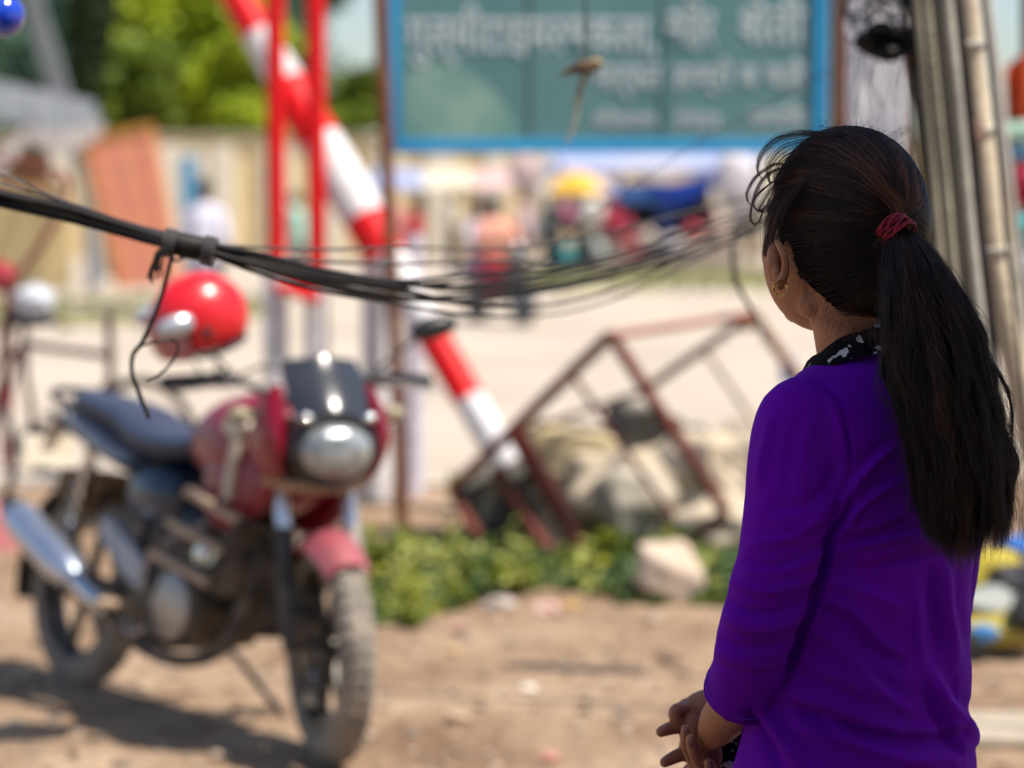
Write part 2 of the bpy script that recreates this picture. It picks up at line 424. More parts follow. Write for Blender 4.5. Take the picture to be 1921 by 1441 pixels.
# screen
sc = []
for i in range(9):
    t = i / 8; z = .92 + .155 * t; x = 1.375 - .13 * t ** 1.3; w = .098 + .022 * math.sin(t * 2.2) - .012 * t
    rg_ = [Vector((x - .055 * (abs((j - 5) / 5) ** 2), w * (j - 5) / 5, z + (.012 * (1 - abs((j - 5) / 5)) if i == 8 else 0) - .006)) for j in range(11)]
    sc.append(rg_ + [p + Vector((-.005, 0, 0)) for p in rg_[::-1]])
st(MB().loft(sc)).build('windscreen', SMK, bike)
for s in (-1, 1):   # red cowl wings each side of the headlamp
    w = []
    for i in range(9):
        t = i / 8; z = .985 - .24 * t; ex = 1.25 + .085 * math.sin(t * 2.4) - .01 * t; ww = .038 + .034 * math.sin(t * 3.0 + .1)
        yc = s * (.125 + .022 * math.sin(t * 3.0)); D = .10 + .13 * math.sin(t * 2.6)
        w.append([Vector((ex - D * .5 + D * .5 * math.cos(a), yc + ww * .55 * math.sin(a) * (1 if s > 0 else 1), z + .02 * math.cos(a))) for a in [2 * math.pi * k / 14 for k in range(14)]])
    st(MB().loft(w)).build('cowl_wing', MAR, bike)
# handlebar, grips, levers, mirrors, indicators
def stf(m): return m.xform(ST @ Matrix.Translation((.09, 0, -.01)))
HB = Vector((1.0, 0, 1.0))
for s in (-1, 1):
    hp = smooth_path([(1.02, 0, .965), (1.0, s * .10, .97), (.985, s * .17, 1.01), (.95, s * .27, 1.02), (.915, s * .37, 1.01)], 5)
    hd = stf(MB().tube(hp, .012, 10)).build('handlebar', BLK, bike)
    stf(MB().tube([(.95, s * .26, 1.02), (.91, s * .385, 1.01)], .018, 12)).build('grip', BLK, hd)
    stf(MB().box((.962, s * .225, 1.02), (.05, .06, .045))).build('switch_box', BLK, hd, bevel=.006)
    stf(MB().tube(smooth_path([(.985, s * .2, 1.02), (1.02, s * .25, 1.01), (1.0, s * .38, .99)], 5), .006, 8)).build('lever', ALU, hd)
    mstem = smooth_path([(.96, s * .2, 1.03), (.97, s * .25, 1.08), (1.0, s * .31, 1.13), (1.0, s * .33, 1.15)], 5)
    mr = stf(MB().tube(mstem, .0055, 8)).build('mirror', BLK, bike)
    Rm = Matrix.Rotation(s * .25, 3, 'X') @ Matrix.Rotation(.1, 3, 'Y')
    stf(MB().ball((1.0, s * .365, 1.165), (.03, .072, .034), Rm)).build('mirror_shell', BLK, mr)
    stf(MB().ball((.978, s * .365, 1.165), (.012, .066, .031), Rm)).build('mirror_glass', CHR, mr)
    ind = stf(MB().tube([(1.10, s * .12, .93), (1.10, s * .19, .93)], .009, 8)).build('indicator', BLK, bike)
    stf(MB().ball((1.10, s * .215, .93), (.028, .035, .024))).build('indicator_lens', GOLD, ind)
for k in range(4):
    stf(MB().tube(smooth_path([(.98, -.2 + k * .13, 1.02), (1.08, -.13 + k * .08, 1.06 - .01 * k), (1.10, -.03 + .02 * k, .98), (1.04, 0, .85)], 6), .0045, 6)).build('control_cable', BLK, bike)
# tank
def ringyz(x, zc, w, h, p=2.4, n=28, z0=None, tilt=0):
    r = []
    for k in range(n):
        a = 2 * math.pi * k / n; c, s_ = math.cos(a), math.sin(a)
        r.append(Vector((x + tilt * s_, w * math.copysign(abs(c) ** (2 / p), c), zc + h * math.copysign(abs(s_) ** (2 / p), s_))))
    return r
tk = [ringyz(.42, .80, .05, .035), ringyz(.46, .80, .085, .06), ringyz(.55, .805, .12, .09), ringyz(.66, .81, .148, .125), ringyz(.78, .80, .158, .15),
      ringyz(.88, .795, .155, .16), ringyz(.97, .80, .135, .145), ringyz(1.03, .81, .10, .11), ringyz(1.06, .82, .05, .06)]
tk = [[Vector((.61 + (p.x - .42) * .84, p.y * 1.10, .79 + (p.z - .79) * 1.10)) for p in q_] for q_ in tk]
MB().loft(tk).build('fuel_tank', MAR, bike, sub=1)
for s in (-1, 1):
    sh = [ringyz(.84, .70, .03, .09), ringyz(.92, .69, .035, .13), ringyz(1.03, .70, .035, .12), ringyz(1.12, .72, .03, .085), ringyz(1.17, .74, .012, .04)]
    m_ = MB().loft(sh); m_.xform(Matrix.Translation((0, s * .135, 0))); m_.build('tank_shroud', MAR, bike, sub=1)
    de = MB()
    de.prism([(1.0 + .055 * math.cos(a), s * .178, .862 + .028 * math.sin(a)) for a in [2 * math.pi * k / 20 for k in range(20)]], (0, -s * .05, 0))
    de.prism([(1.005, s * .180, .85), (1.04, s * .180, .85), (1.03, s * .184, .66), (.995, s * .184, .66)], (0, -s * .03, 0))
    de.build('tank_decal', WHT, bike)
MB().lathe([(.03, 0), (.032, .008), (.025, .014), (.001, .016)], (.84, 0, .935), (-.1, 0, 1), 20).build('fuel_cap', CHR, bike)
# seat: rider part and raised pillion
se = [ringyz(.52, .80, .07, .02), ringyz(.48, .79, .10, .035), ringyz(.38, .775, .125, .045), ringyz(.25, .785, .135, .05), ringyz(.17, .81, .13, .05), ringyz(.12, .845, .125, .045), ringyz(.0, .86, .12, .045), ringyz(-.12, .875, .10, .04), ringyz(-.2, .89, .06, .025)]
se = [[Vector((-.13 + (p.x + .2) * 1.17, p.y, p.z - .005)) for p in q_] for q_ in se]
MB().loft(se).build('seat', SEAT, bike, sub=1)
tl = [ringyz(.35, .70, .11, .04), ringyz(.2, .735, .125, .05), ringyz(.02, .79, .12, .045), ringyz(-.12, .83, .10, .04), ringyz(-.2, .855, .06, .03)]
MB().loft(tl).build('tail_panel', GREY, bike, sub=1)
MB().box((-.21, 0, .85), (.03, .1, .04)).build('tail_lamp', mat('red_lens', (.4, .01, .01), rough=.15), bike, bevel=.01)
MB().tube(smooth_path([(.05, -.13, .84), (-.06, -.15, .87), (-.15, -.1, .895), (-.17, 0, .90), (-.15, .1, .895), (-.06, .15, .87), (.05, .13, .84)], 5), .012, 10).build('grab_rail', BLK, bike)
sp = [ringyz(.30, .62, .10, .06), ringyz(.40, .63, .125, .10), ringyz(.52, .63, .13, .11), ringyz(.62, .64, .11, .07)]
MB().loft(sp).build('side_panel', mat('blue_black_panel', (.02, .04, .08), rough=.3, coat=.4), bike, sub=1)
# rear mudguard + flap
fr = []
for k in range(15):
    a = math.radians(60 + k * 9.5); ring = []
    nrm = Vector((math.cos(a), 0, math.sin(a)))
    for j in range(7):
        t = (j - 3) / 3; ring.append(nrm * (.36 - .05 * abs(t) ** 2) + Vector((0, t * .085, .30)))
    for j in range(6, -1, -1):
        t = (j - 3) / 3; ring.append(nrm * (.355 - .05 * abs(t) ** 2) + Vector((0, t * .08, .30)))
    fr.append(ring)
MB().loft(fr).build('rear_mudguard', BLK, bike)
MB().prism([(-.10, -.09, .66), (.18, -.09, .66), (.10, -.09, .53), (-.12, -.09, .57)], (0, .18, 0)).build('mud_flap', TAN, bike, bevel=.01)
# frame
fm = MB()
fm.tube(smooth_path([(1.03, 0, .88), (.85, 0, .70), (.55, 0, .66), (.35, 0, .62), (.30, 0, .34)], 5), .022, 10)
fm.tube(smooth_path([(1.04, 0, .82), (1.0, 0, .55), (.92, 0, .36)], 5), .02, 10)
for s in (-1, 1):
    fm.tube(smooth_path([(.5, s * .09, .66), (.2, s * .1, .72), (-.2, s * .09, .82)], 4), .014, 8)
    fm.tube([(.33, s * .075, .33), (0, s * .075, .30)], .019, 8)
    fm.tube([(.10, s * .1, .74), (.02, s * .1, .32)], .013, 8)
fm.build('frame', BLK, bike)
for s in (-1, 1):   # twin shocks with springs
    sp_ = [(.12 - .10 * t + .022 * math.cos(t * 50), s * .115 + .022 * math.sin(t * 50), .70 - .36 * t) for t in [k / 90 for k in range(91)]]
    MB().tube(sp_, .005, 6).tube([(.125, s * .115, .72), (.015, s * .115, .32)], .011, 8).build('shock_absorber', CHR, bike)
# engine
en = MB()
en.loft([[(x, -.11 + w, z) for (x, z) in [(.42, .40), (.50, .44), (.64, .45), (.78, .42), (.84, .34), (.80, .24), (.66, .20), (.48, .21), (.40, .29)]] for w in (0, .04, .18, .22)])
en.build('crankcase', ENG, bike, bevel=.012)
MB().lathe([(.10, 0), (.098, .02), (.08, .03), (.02, .034)], (.70, -.11, .33), (0, -1, 0), 28).build('clutch_cover', ALU, bike)
MB().prism([(.26, -.135, .54), (.34, -.135, .53), (.56, -.135, .42), (.56, -.135, .35), (.48, -.135, .36), (.28, -.135, .47)], (0, .03, 0)).build('gear_cover', GREY, bike, bevel=.008)
cy = empty_part('cylinder', bike)
for k in range(9):
    z = .40 + k * .022; MB().box((.84 - k * .001 + k * .006, 0, z), (.17, .20, .009), Matrix.Rotation(.25, 3, 'Y')).build('cooling_fin', ENG, cy, smooth=False)
MB().tube([(.82, 0, .38), (.88, 0, .60)], .06, 18).box((.89, 0, .625), (.13, .14, .06), Matrix.Rotation(.25, 3, 'Y')).build('cylinder_block', ENG, cy, bevel=.006)
MB().box((.66, 0, .54), (.12, .10, .09)).tube([(.60, 0, .55), (.50, 0, .57)], .035, 12).build('carburettor', ALU, bike, bevel=.01)
MB().tube([(.84, -.10, .50), (.90, -.16, .50)], .03, 16).ball((.90, -.165, .50), (.028, .012, .028)).build('starter_cover', CHR, bike)
MB().box((.62, 0, .46), (.34, .16, .16)).build('engine_block', ENG, bike, bevel=.02)
MB().box((.95, -.04, .50), (.10, .16, .22)).box((.93, .03, .36), (.12, .14, .16)).build('engine_front', ENG, bike, bevel=.02)
MB().loft([ringyz(.45, .56, .05, .05), ringyz(.5, .56, .09, .08), ringyz(.72, .54, .09, .09), ringyz(.80, .52, .06, .06)]).build('air_box', BLK, bike)
for k in range(6):
    a = k * 1.047; MB().lathe([(.006, 0), (.006, .006), (.001, .008)], (.70 + .088 * math.cos(a), -.132, .33 + .088 * math.sin(a)), (0, -1, 0), 8).build('cover_bolt', CHR, bike)
MB().tube(smooth_path([(.56, -.13, .36), (.60, -.16, .44), (.70, -.15, .52), (.82, -.11, .58)], 5), .008, 8).build('oil_line', ALU, bike)
# exhaust
ex = smooth_path([(.93, -.03, .58), (.99, -.05, .52), (1.0, -.07, .38), (.94, -.09, .25), (.80, -.12, .19), (.62, -.15, .20), (.45, -.18, .285)], 6)
MB().tube(ex, .021, 12).build('exhaust_pipe', ENG, bike)
MB().tube(smooth_path([(.47, -.185, .28), (.38, -.20, .315), (.26, -.21, .365)], 4), [.028] * 3 + [.030] * 6, 16).build('silencer_link', CHR, bike)
MB().tube([(.29, -.21, .352), (.26, -.21, .365), (.22, -.21, .38), (-.04, -.215, .478), (-.09, -.216, .498), (-.105, -.216, .504)], [.033, .048, .058, .060, .052, .03], 22).build('silencer', SILV, bike)
MB().tube([(-.09, -.216, .498), (-.15, -.216, .522)], [.052, .036], 18).build('silencer_tip', BLK, bike)
fp = MB().tube([(.50, -.14, .30), (.50, -.25, .31)], .016, 10).build('footpeg', DUST, bike)
MB().tube([(.47, .12, .30), (.47, .25, .31)], .016, 10).build('footpeg', DUST, bike)
MB().tube(smooth_path([(.52, -.16, .28), (.62, -.2, .24), (.72, -.21, .27)], 4), .008, 8).build('brake_pedal', ALU, bike)
# leg guard: a ladder of dusty bars on the right of the engine
lg = MB(); q = [Vector((.84, -.2, .668)), Vector((1.12, -.2, .612)), Vector((1.01, -.2, .43)), Vector((.69, -.2, .48))]
lg.tube([q[0], q[3]], .011, 8).tube([q[1], q[2]], .011, 8).tube([q[0], (.93, 0, .66)], .012, 8).tube([q[3], (.80, 0, .40)], .012, 8).tube([q[1], (1.02, 0, .58)], .012, 8)
lgo = lg.build('leg_guard', BLK, bike)
for t in (0, .5, 1):
    MB().bar(q[0].lerp(q[3], t), q[1].lerp(q[2], t), .03, .026).build('guard_bar', DUST, lgo, bevel=.008)
MB().box((.97, -.05, .50), (.03, .12, .09)).build('horn', ALU, bike, bevel=.02)
# stand, chain guard, plate
MB().tube(smooth_path([(.62, .10, .24), (.70, .18, .13), (.79, .26, .012)], 4), .011, 8).box((.80, .265, .01), (.06, .04, .01)).build('side_stand', BLK, bike)
MB().prism([(-.05, .12, .40), (.40, .12, .42), (.42, .12, .36), (-.05, .12, .33)], (0, .02, 0)).build('chain_guard', BLK, bike, bevel=.005)
MB().box((-.34, 0, .68), (.008, .18, .13), Matrix.Rotation(-.3, 3, 'Y')).bar((-.29, 0, .82), (-.34, 0, .72), .05, .01).build('number_plate', WHT, bike, bevel=.004)

# helmet hanging on the handlebar
hc = at(374, 598, 6.45)
hel = thing('helmet', 'glossy red open face helmet hanging on the motorcycle handlebar', 'helmet', hc)
hel.rotation_euler = (math.radians(-8), math.radians(14), math.radians(205))
RED = mat('gloss_red', (.66, .008, .016), (.58, .012, .02), scale=14, rough=.32, coat=.25, bump=.05)
bm = bmesh.new(); bmesh.ops.create_uvsphere(bm, u_segments=40, v_segments=28, radius=1)
for v in bm.verts: v.co = Vector((v.co.x * .135, v.co.y * .112, v.co.z * .125))
kill = [f for f in bm.faces if f.calc_center_median().z < -.072 or (f.calc_center_median().x > .065 and f.calc_center_median().z < .02)]
bmesh.ops.delete(bm, geom=kill, context='FACES'); me = bpy.data.meshes.new('shell'); bm.to_mesh(me); bm.free(); me.materials.append(RED); me.shade_smooth()
o = bpy.data.objects.new('shell', me); COL.objects.link(o); o.parent = hel; md = o.modifiers.new('s', 'SOLIDIFY'); md.thickness = .012; md.offset = -1
bm = bmesh.new(); bmesh.ops.create_uvsphere(bm, u_segments=40, v_segments=28, radius=1)
for v in bm.verts: v.co = Vector((v.co.x * .120, v.co.y * .098, v.co.z * .110))
kill = [f for f in bm.faces if f.calc_center_median().z < -.070 or (f.calc_center_median().x > .065 and f.calc_center_median().z < .01)]
bmesh.ops.delete(bm, geom=kill, context='FACES'); me = bpy.data.meshes.new('lining'); bm.to_mesh(me); bm.free(); me.materials.append(BLK)
o = bpy.data.objects.new('lining', me); COL.objects.link(o); o.parent = hel
vis = []
for i in range(7):
    z = .03 - i * .018; vis.append([Vector((.15 * math.cos(a) * math.sqrt(max(.1, 1 - (z / .16) ** 2)), .122 * math.sin(a), z)) for a in [math.radians(-58 + 116 * k / 14) for k in range(15)]] +
    [Vector((.146 * math.cos(a) * math.sqrt(max(.1, 1 - (z / .16) ** 2)), .118 * math.sin(a), z)) for a in [math.radians(58 - 116 * k / 14) for k in range(15)]])
MB().loft(vis).build('visor', mat('pink_tinted_visor', (.35, .10, .13), rough=.1, coat=1), hel)
for s in (-1, 1):
    MB().ball((.09, s * .088, .020), (.058, .022, .030)).build('visor_pivot', mat('silver_visor_hinge', (.62, .68, .72), (.4, .45, .5), rough=.25, metal=.5), hel)
    MB().ball((.02, s * .104, -.012), (.014, .012, .022)).build('air_vent', BLK, hel)
MB().tube(smooth_path([(-.06, -.10, -.065), (-.11, 0, -.07), (-.06, .10, -.065), (.03, .106, -.074), (.06, .1, -.06)], 6), .009, 8).build('edge_trim', BLK, hel)
MB().tube(smooth_path([(.0, -.10, -.07), (.01, -.09, -.12), (.02, -.03, -.15), (.02, .04, -.15), (.01, .09, -.12), (.0, .10, -.07)], 5), .006, 6, flat=.4).build('chin_strap', BLK, hel)

# ================================================================== SECOND PART (other things)
# ---- barrier
RW = mat('barrier_red', (.72, .004, .008), (.62, .010, .014), scale=9, rough=.5, spec=.25, c3=(.30, .10, .07))
WW = mat('barrier_white', (.70, .69, .72), (.56, .55, .56), scale=9, rough=.6, c3=(.30, .25, .21))
YB = 12.0
b0 = gnd(640, 937); b0.z = 0
bar = thing('barrier_gate', 'tall red and white road barrier with a slanting striped boom', 'barrier', (b0.x, YB, 0))
def wb(mb, name, m, par, **k): return mb.build(name, m, par, world=True, **k)
for (u, vs) in ((519, 505), (595, 520)):
    p = at(u, vs, YB); wb(MB().tube([p, (p.x, p.y, 3.1)], .047, 14), 'post', RW, bar)
    wb(MB().tube([(p.x - .005, p.y, -.05), (p.x - .005, p.y, p.z)], .062, 14), 'post_base', WW, bar)
p0 = at(519, 540, YB); p1 = at(595, 540, YB)
wb(MB().bar(at(545, 545, YB - .08), at(600, 560, YB - .08), .10, .05).tube([p0 + Vector((0, -.07, 0)), p1 + Vector((0, -.07, 0))], .03, 8), 'coupling', RW, bar, bevel=.01)
p = at(703, 440, YB + .05); wb(MB().tube([(p.x, p.y, -.05), p], .07, 18), 'pillar', WW, bar)
wb(MB().lathe([(.075, -.07), (.10, -.06), (.10, .06), (.06, .10), (.02, .1)], p, (0, 0, 1), 18), 'pillar_collar', mat('dull_crimson', (.33, .012, .04), rough=.4), bar)
p = at(776, 440, YB + .2); wb(MB().tube([(p.x, p.y, -.05), p], .05, 14), 'pillar', mat('lilac_white_paint', (.62, .60, .70), rough=.6), bar)
# boom with its painted bands, thinner towards the tip
def bm_pt(t): return at(505 + (950 - 505) * t, 100 + (870 - 100) * t, YB + .35 - .9 * t)
bands = [(-.62, -.44, 1), (-.44, -.26, 0), (-.26, -.045, 1), (-.045, .075, 0), (.075, .215, 1), (.215, .405, 0), (.405, .50, 1), (.50, .69, 0), (.69, .845, 1), (.845, 1.01, 0)]
boom = empty_part('boom', bar)
def rad(t): return float(np.interp(t, [-.6, -.05, .1, .32, .45, .65, 1.0], [.078, .084, .10, .118, .105, .080, .076]))
for (a, b_, c) in bands:
    pts = [bm_pt(a + (b_ - a) * k / 4) for k in range(5)]
    wb(MB().tube(pts, [rad(a + (b_ - a) * k / 4) + (.0015 if c else 0) for k in range(5)], 24), 'red_band' if c else 'white_band', RW if c else WW, boom)

# ---- sign board
YS = 10.3
s0 = at(735, 1000, YS)
TEAL = mat('teal_sign_paint', (.07, .175, .185), (.125, .255, .255), scale=1.6, rough=.45, mid=.5, wid=.25)
BLUE = mat('blue_frame_paint', (.01, .25, .56), (.03, .34, .62), scale=4, rough=.45)
RUST = mat('rusty_pipe', (.11, .038, .018), (.20, .075, .03), scale=8, rough=.8, bump=.3, metal=.2)
RUSTR = mat('rusty_red_iron', (.17, .028, .018), (.09, .03, .02), scale=9, rough=.75, bump=.3, metal=.2, c3=(.25, .13, .07))
sg = thing('sign_board', 'big teal notice board in a blue frame with white Devanagari writing', 'sign', (s0.x, YS, 0))
bl = at(735, 280, YS); br = at(1548, 270, YS); wdt = br.x - bl.x; zb = (bl.z + br.z) / 2; zt = zb + 1.25
cx = (bl.x + br.x) / 2
for k in range(3):     # three sheets with dark seams between them
    xa = bl.x + wdt * (0, .315, .62)[k] + .006; xb = bl.x + wdt * (.315, .62, 1)[k] - .006
    wb(MB().box(((xa + xb) / 2, YS, (zb + zt) / 2), (xb - xa, .012, zt - zb)), 'sheet', TEAL, sg)
wb(MB().box((cx, YS + .03, (zb + zt) / 2), (wdt, .012, zt - zb)), 'backing', BLK, sg)
wb(MB().bar((bl.x - .05, YS, zb), (br.x + .05, YS, zb), .05, .055), 'frame_rail', BLUE, sg, bevel=.004)
wb(MB().bar((bl.x - .05, YS, zt), (br.x + .05, YS, zt), .05, .055), 'frame_rail', BLUE, sg, bevel=.004)
for x in (bl.x + .005, br.x - .02):
    wb(MB().bar((x, YS - .004, zb + .028), (x, YS - .004, zt - .028), .05, .062), 'frame_stile', BLUE, sg, bevel=.004)
tp = at(713, 0, YS - .06); tb = gnd(757, 1035); dirv = (tp - tb)
wb(MB().tube([tb - dirv * .03, tb + dirv * 1.5], .030, 14), 'pole', RUST, sg)
tp = at(1574, 0, YS - .02); wb(MB().tube([(tp.x + .01, tp.y, -.05), (tp.x, tp.y, 3.3)], .036, 14), 'pole', RUST, sg)
# faded round emblem in the lower left corner: flat print on the sheet
ec = at(825, 300, YS)
wb(MB().prism([(max(bl.x + .05, ec.x + .34 * math.cos(a)), YS - .0075, ec.z + .40 * math.sin(a)) for a in [math.pi * .02 + math.pi * .93 * k / 30 for k in range(31)]], (0, -.0015, 0)), 'emblem', mat('faded_green_print', (.24, .38, .32), (.12, .27, .24), scale=5, rough=.5), sg)
TXT = mat('white_lettering', (.54, .62, .65), (.42, .50, .54), scale=20, rough=.5)
def text(s_, u0, u1, vt, vb):
    c = bpy.data.curves.new('lettering', 'FONT'); c.body = s_; c.extrude = .002; c.offset = .014; c.size = 1
    o = bpy.data.objects.new('lettering', c); COL.objects.link(o); c.materials.append(TXT)
    bpy.context.view_layer.update()
    bb = [Vector(x) for x in o.bound_box]; x0 = min(p.x for p in bb); x1 = max(p.x for p in bb); y0 = min(p.y for p in bb); y1 = max(p.y for p in bb)
    a = at(u0, vb, YS - .009); b_ = at(u1, vt, YS - .009)
    sx = (b_.x - a.x) / max(x1 - x0, 1e-3); sy = (b_.z - a.z) / max(y1 - y0, 1e-3)
    o.parent = sg; o.rotation_euler = (math.pi / 2, 0, 0); o.scale = (sx, sy, 1)
    o.location = Vector((a.x - x0 * sx, a.y, a.z - y0 * sy)) - sg.location
    me = bpy.data.meshes.new_from_object(o.evaluated_get(bpy.context.evaluated_depsgraph_get())); me.materials.clear(); me.materials.append(TXT)
    m = bpy.data.objects.new('lettering', me); COL.objects.link(m); m.parent = sg; m.rotation_euler = o.rotation_euler; m.scale = o.scale; m.location = o.location
    bpy.data.objects.remove(o)
text('गुल्मीटाइमरसकला,', 762, 1232, 8, 125)
text('सिंहर', 1250, 1342, -4, 100)
text('शेती', 1388, 1512, -10, 84)
text('मार्फत', 1115, 1242, 122, 188)
text('हाम्रो ब चाहै', 1262, 1512, 108, 180)
text('विद्यालय', 1112, 1232, 203, 248)
text('रोजगार', 1266, 1352, 200, 246)
text('नागरिक', 1405, 1512, 192, 240)

# ---- rusty iron frame lying on rubble
fr = thing('iron_frame', 'rusty red angle iron stand fallen over the rubble', 'metal stand', gnd(1100, 1000))
YF, YR = 9.75, 10.7
def fb(a, b_, ya, yb, w=.040, m=RUSTR):
    p, q_ = at(a[0], a[1], ya), at(b_[0], b_[1], yb); wb(MB().bar(p, q_, w, w, .4), 'bar', m, fr, bevel=.003)
fb((1146, 628), (848, 918), YF, YF + .35); fb((1146, 628), (1362, 962), YF, YF - .1)
fb((965, 808), (1092, 1030), YF + .2, YF + .1, .060); fb((1362, 962), (1288, 1018), YF - .1, YF, .036)
fb((1148, 630), (1412, 590), YF, YR, .026, mat('faded_red_iron', (.36, .13, .09), rough=.7)); 
DKI = mat('dark_iron', (.035, .022, .018), (.09, .04, .025), scale=8, rough=.7, metal=.2); fb((1412, 590), (1200, 738), YR - .002, YR - .002, .034, DKI); fb((1200, 738), (975, 812), YR, YF + .4, .026, DKI); fb((1412, 590), (1560, 800), YR, YR - .3, .036, RUST)  # darker brown iron for the upper right bars
fb((1075, 705), (1290, 1010), YF + .12, YF + .3, .022); fb((1320, 655), (1440, 830), YR, YR, .018, mat('pale_rust_iron', (.42, .30, .22), rough=.7))
fb((1412, 590), (1398, 612), YR, YR - .1, .05, RUST); fb((848, 918), (900, 1010), YF + .35, YF + .2, .036)
fb((930, 880), (1030, 1035), YF + .25, YF + .1, .05); fb((848, 918), (965, 808), YF + .28, YF + .25, .034, RUST)

# ---- stones and concrete blocks in the rubble
CONC = mat('dark_concrete', (.085, .078, .065), (.16, .145, .12), scale=7, rough=.9, bump=.6)
PALE = mat('pale_stone', (.52, .44, .33), (.42, .35, .26), scale=5, rough=.9, bump=.4, c3=(.24, .22, .2))
SAND = mat('sandy_stone', (.56, .45, .26), (.42, .34, .2), scale=5, rough=.9, bump=.4)
def slab(name, label, cat, u, v, Y, dims, rot, m, group=None):
    c = at(u, v, Y); b_ = MB()
    n = 6; bm = bmesh.new(); bmesh.ops.create_cube(bm, size=1)
    bmesh.ops.subdivide_edges(bm, edges=bm.edges, cuts=5, use_grid_fill=True)
    for w in bm.verts:
        p = Vector((w.co.x * dims[0], w.co.y * dims[1], w.co.z * dims[2]))
        k = 1 - .10 * (abs(w.co.x * 2) ** 6 * abs(w.co.z * 2) ** 6)
        p *= k; p += noise.noise_vector(p * 9 + Vector((u, v, 0))) * .012; w.co = p
    me = bpy.data.meshes.new(name); bm.to_mesh(me); bm.free(); me.materials.append(m); me.shade_smooth()
    try: me.set_sharp_from_angle(angle=math.radians(45))
    except Exception: pass
    o = bpy.data.objects.new(name, me); COL.objects.link(o); o.location = c; o.rotation_euler = rot
    return tag(o, label, cat, group)
slab('concrete_block', 'dark concrete block leaning inside the iron frame beside its thick upright', 'block', 1018, 962, 10.12, (.21, .26, .46), (.12, -.50, .12), CONC, 'rubble under the iron frame')
slab('concrete_block', 'smaller dark concrete block at the lower left corner of the iron frame', 'block', 920, 955, 10.2, (.24, .26, .30), (.1, -.42, 0), CONC, 'rubble under the iron frame')
def stone(name, label, u, v, Y, r, m, seed, jit=.35, rot=0, group='rubble under the iron frame'):
    c = at(u, v, Y); R = Matrix.Rotation(rot, 3, 'Y')
    o = MB().ball((0, 0, 0), r, R, 28, 18, jit, 1.6, seed).build(name, m)
    o.location = c; return tag(o, label, 'stone', group)
o = slab('stone', 'yellowish block with a pale top held inside the iron frame', 'stone', 1065, 842, 10.55, (.40, .3, .19), (.1, .16, .15), SAND, 'rubble under the iron frame')
slab('stone', 'dark grey block crossed by the front bar of the iron frame', 'stone', 1205, 805, 10.9, (.28, .25, .20), (.1, .2, .4), CONC, 'rubble under the iron frame')
stone('boulder', 'pale boulder right of the leaning dark concrete block', 1135, 925, 10.5, (.25, .2, .19), PALE, 2, .5)
stone('boulder', 'grey topped boulder in the middle of the rubble', 1190, 950, 10.2, (.17, .16, .17), mat('grey_stone', (.30, .28, .24), (.44, .38, .29), scale=7, rough=.9, bump=.5), 3)
stone('boulder', 'broad sandy boulder beyond the lower right bar of the iron frame', 1290, 895, 10.8, (.33, .24, .20), PALE, 4, .5)
stone('boulder', 'low pale rock beside the purple sleeve', 1370, 990, 10.1, (.24, .2, .13), PALE, 5)
stone('boulder', 'weathered rock behind the woman elbow, partly hidden', 1420, 880, 10.9, (.22, .2, .22), mat('mottled_stone', (.46, .39, .30), (.28, .24, .2), scale=6, rough=.9, bump=.5), 6)
stone('boulder', 'rounded cream stone standing on end at the edge of the weeds', 1253, 1082, 8.95, (.135, .11, .125), mat('cream_stone', (.56, .45, .36), (.46, .37, .29), scale=5, rough=.85, bump=.25), 8, .3, .5, None)

# ---- weeds
WEED = [mat('weed_leaf', (.07, .12, .006), (.32, .32, .02), scale=9, rough=.55), mat('weed_leaf_pale', (.22, .26, .05), (.34, .34, .08), scale=9, rough=.55), mat('weed_leaf_dark', (.025, .06, .012), (.06, .11, .02), scale=9, rough=.6)]
def weeds(n, seed, m, u0, u1, hmax, sz=.05):
    def fn(rg):
        u = rg.uniform(u0, u1); clump = max(.05, .38 + 1.2 * noise.noise(Vector((u * .015, seed, 3))))
        near = float(np.interp(u, [690, 780, 850, 950, 1050, 1200, 1400], [1172, 1165, 1142, 1112, 1108, 1128, 1140])) + 20 * noise.noise(Vector((u * .02, 5, 1)))
        v = near - rg.random() ** 1.2 * 130
        g = gnd(u, v); h = hmax * clump * rg.random() ** .8 * min(1, (near - v) / 25 + .15)
        return Vector((g.x, g.y, .01 + h)), 1
    return leaves(n, fn, sz, seed)
weeds(5200, 21, 0, 690, 1400, .10).build('weeds', WEED[0], kind='stuff', smooth=False)
weeds(1800, 22, 0, 690, 1380, .17, .040).build('weeds', WEED[1], kind='stuff', smooth=False)
weeds(6000, 23, 0, 680, 1420, .10, .06).build('weeds', WEED[2], kind='stuff', smooth=False)
# taller tufts: by the pole and below the frame
def tuft(u, v, n, r, h, m, seed, lab):
    g = gnd(u, v)
    t = thing('weed_clump', lab, 'plant', g)
    rg0 = random.Random(seed); st_ = MB(); tips = []
    for k in range(14):
        a = rg0.uniform(0, 6.28); q_ = Vector((math.cos(a) * r * rg0.random(), math.sin(a) * r * .6 * rg0.random(), h * rg0.uniform(.5, 1)))
        st_.tube([(q_.x * .3, q_.y * .3, 0), q_ * .6, q_], .003, 5); tips.append(q_)
    st_.build('stem', WEED[2], t)
    def fn(rg):
        q_ = rg.choice(tips) * rg.uniform(.3, 1.05); return q_ + Vector((rg.gauss(0, .02), rg.gauss(0, .02), rg.gauss(0, .015))), 1
    leaves(n, fn, .045, seed).build('foliage', m, t, smooth=False)
tuft(740, 1075, 700, .20, .15, WEED[0], 31, 'leafy weed clump round the foot of the rusty sign pole')
tuft(850, 1085, 700, .20, .13, WEED[1], 32, 'pale green weed clump left of the concrete blocks')
tuft(1180, 1085, 900, .20, .19, WEED[0], 33, 'yellow green weed clump between the concrete blocks and the cream stone')
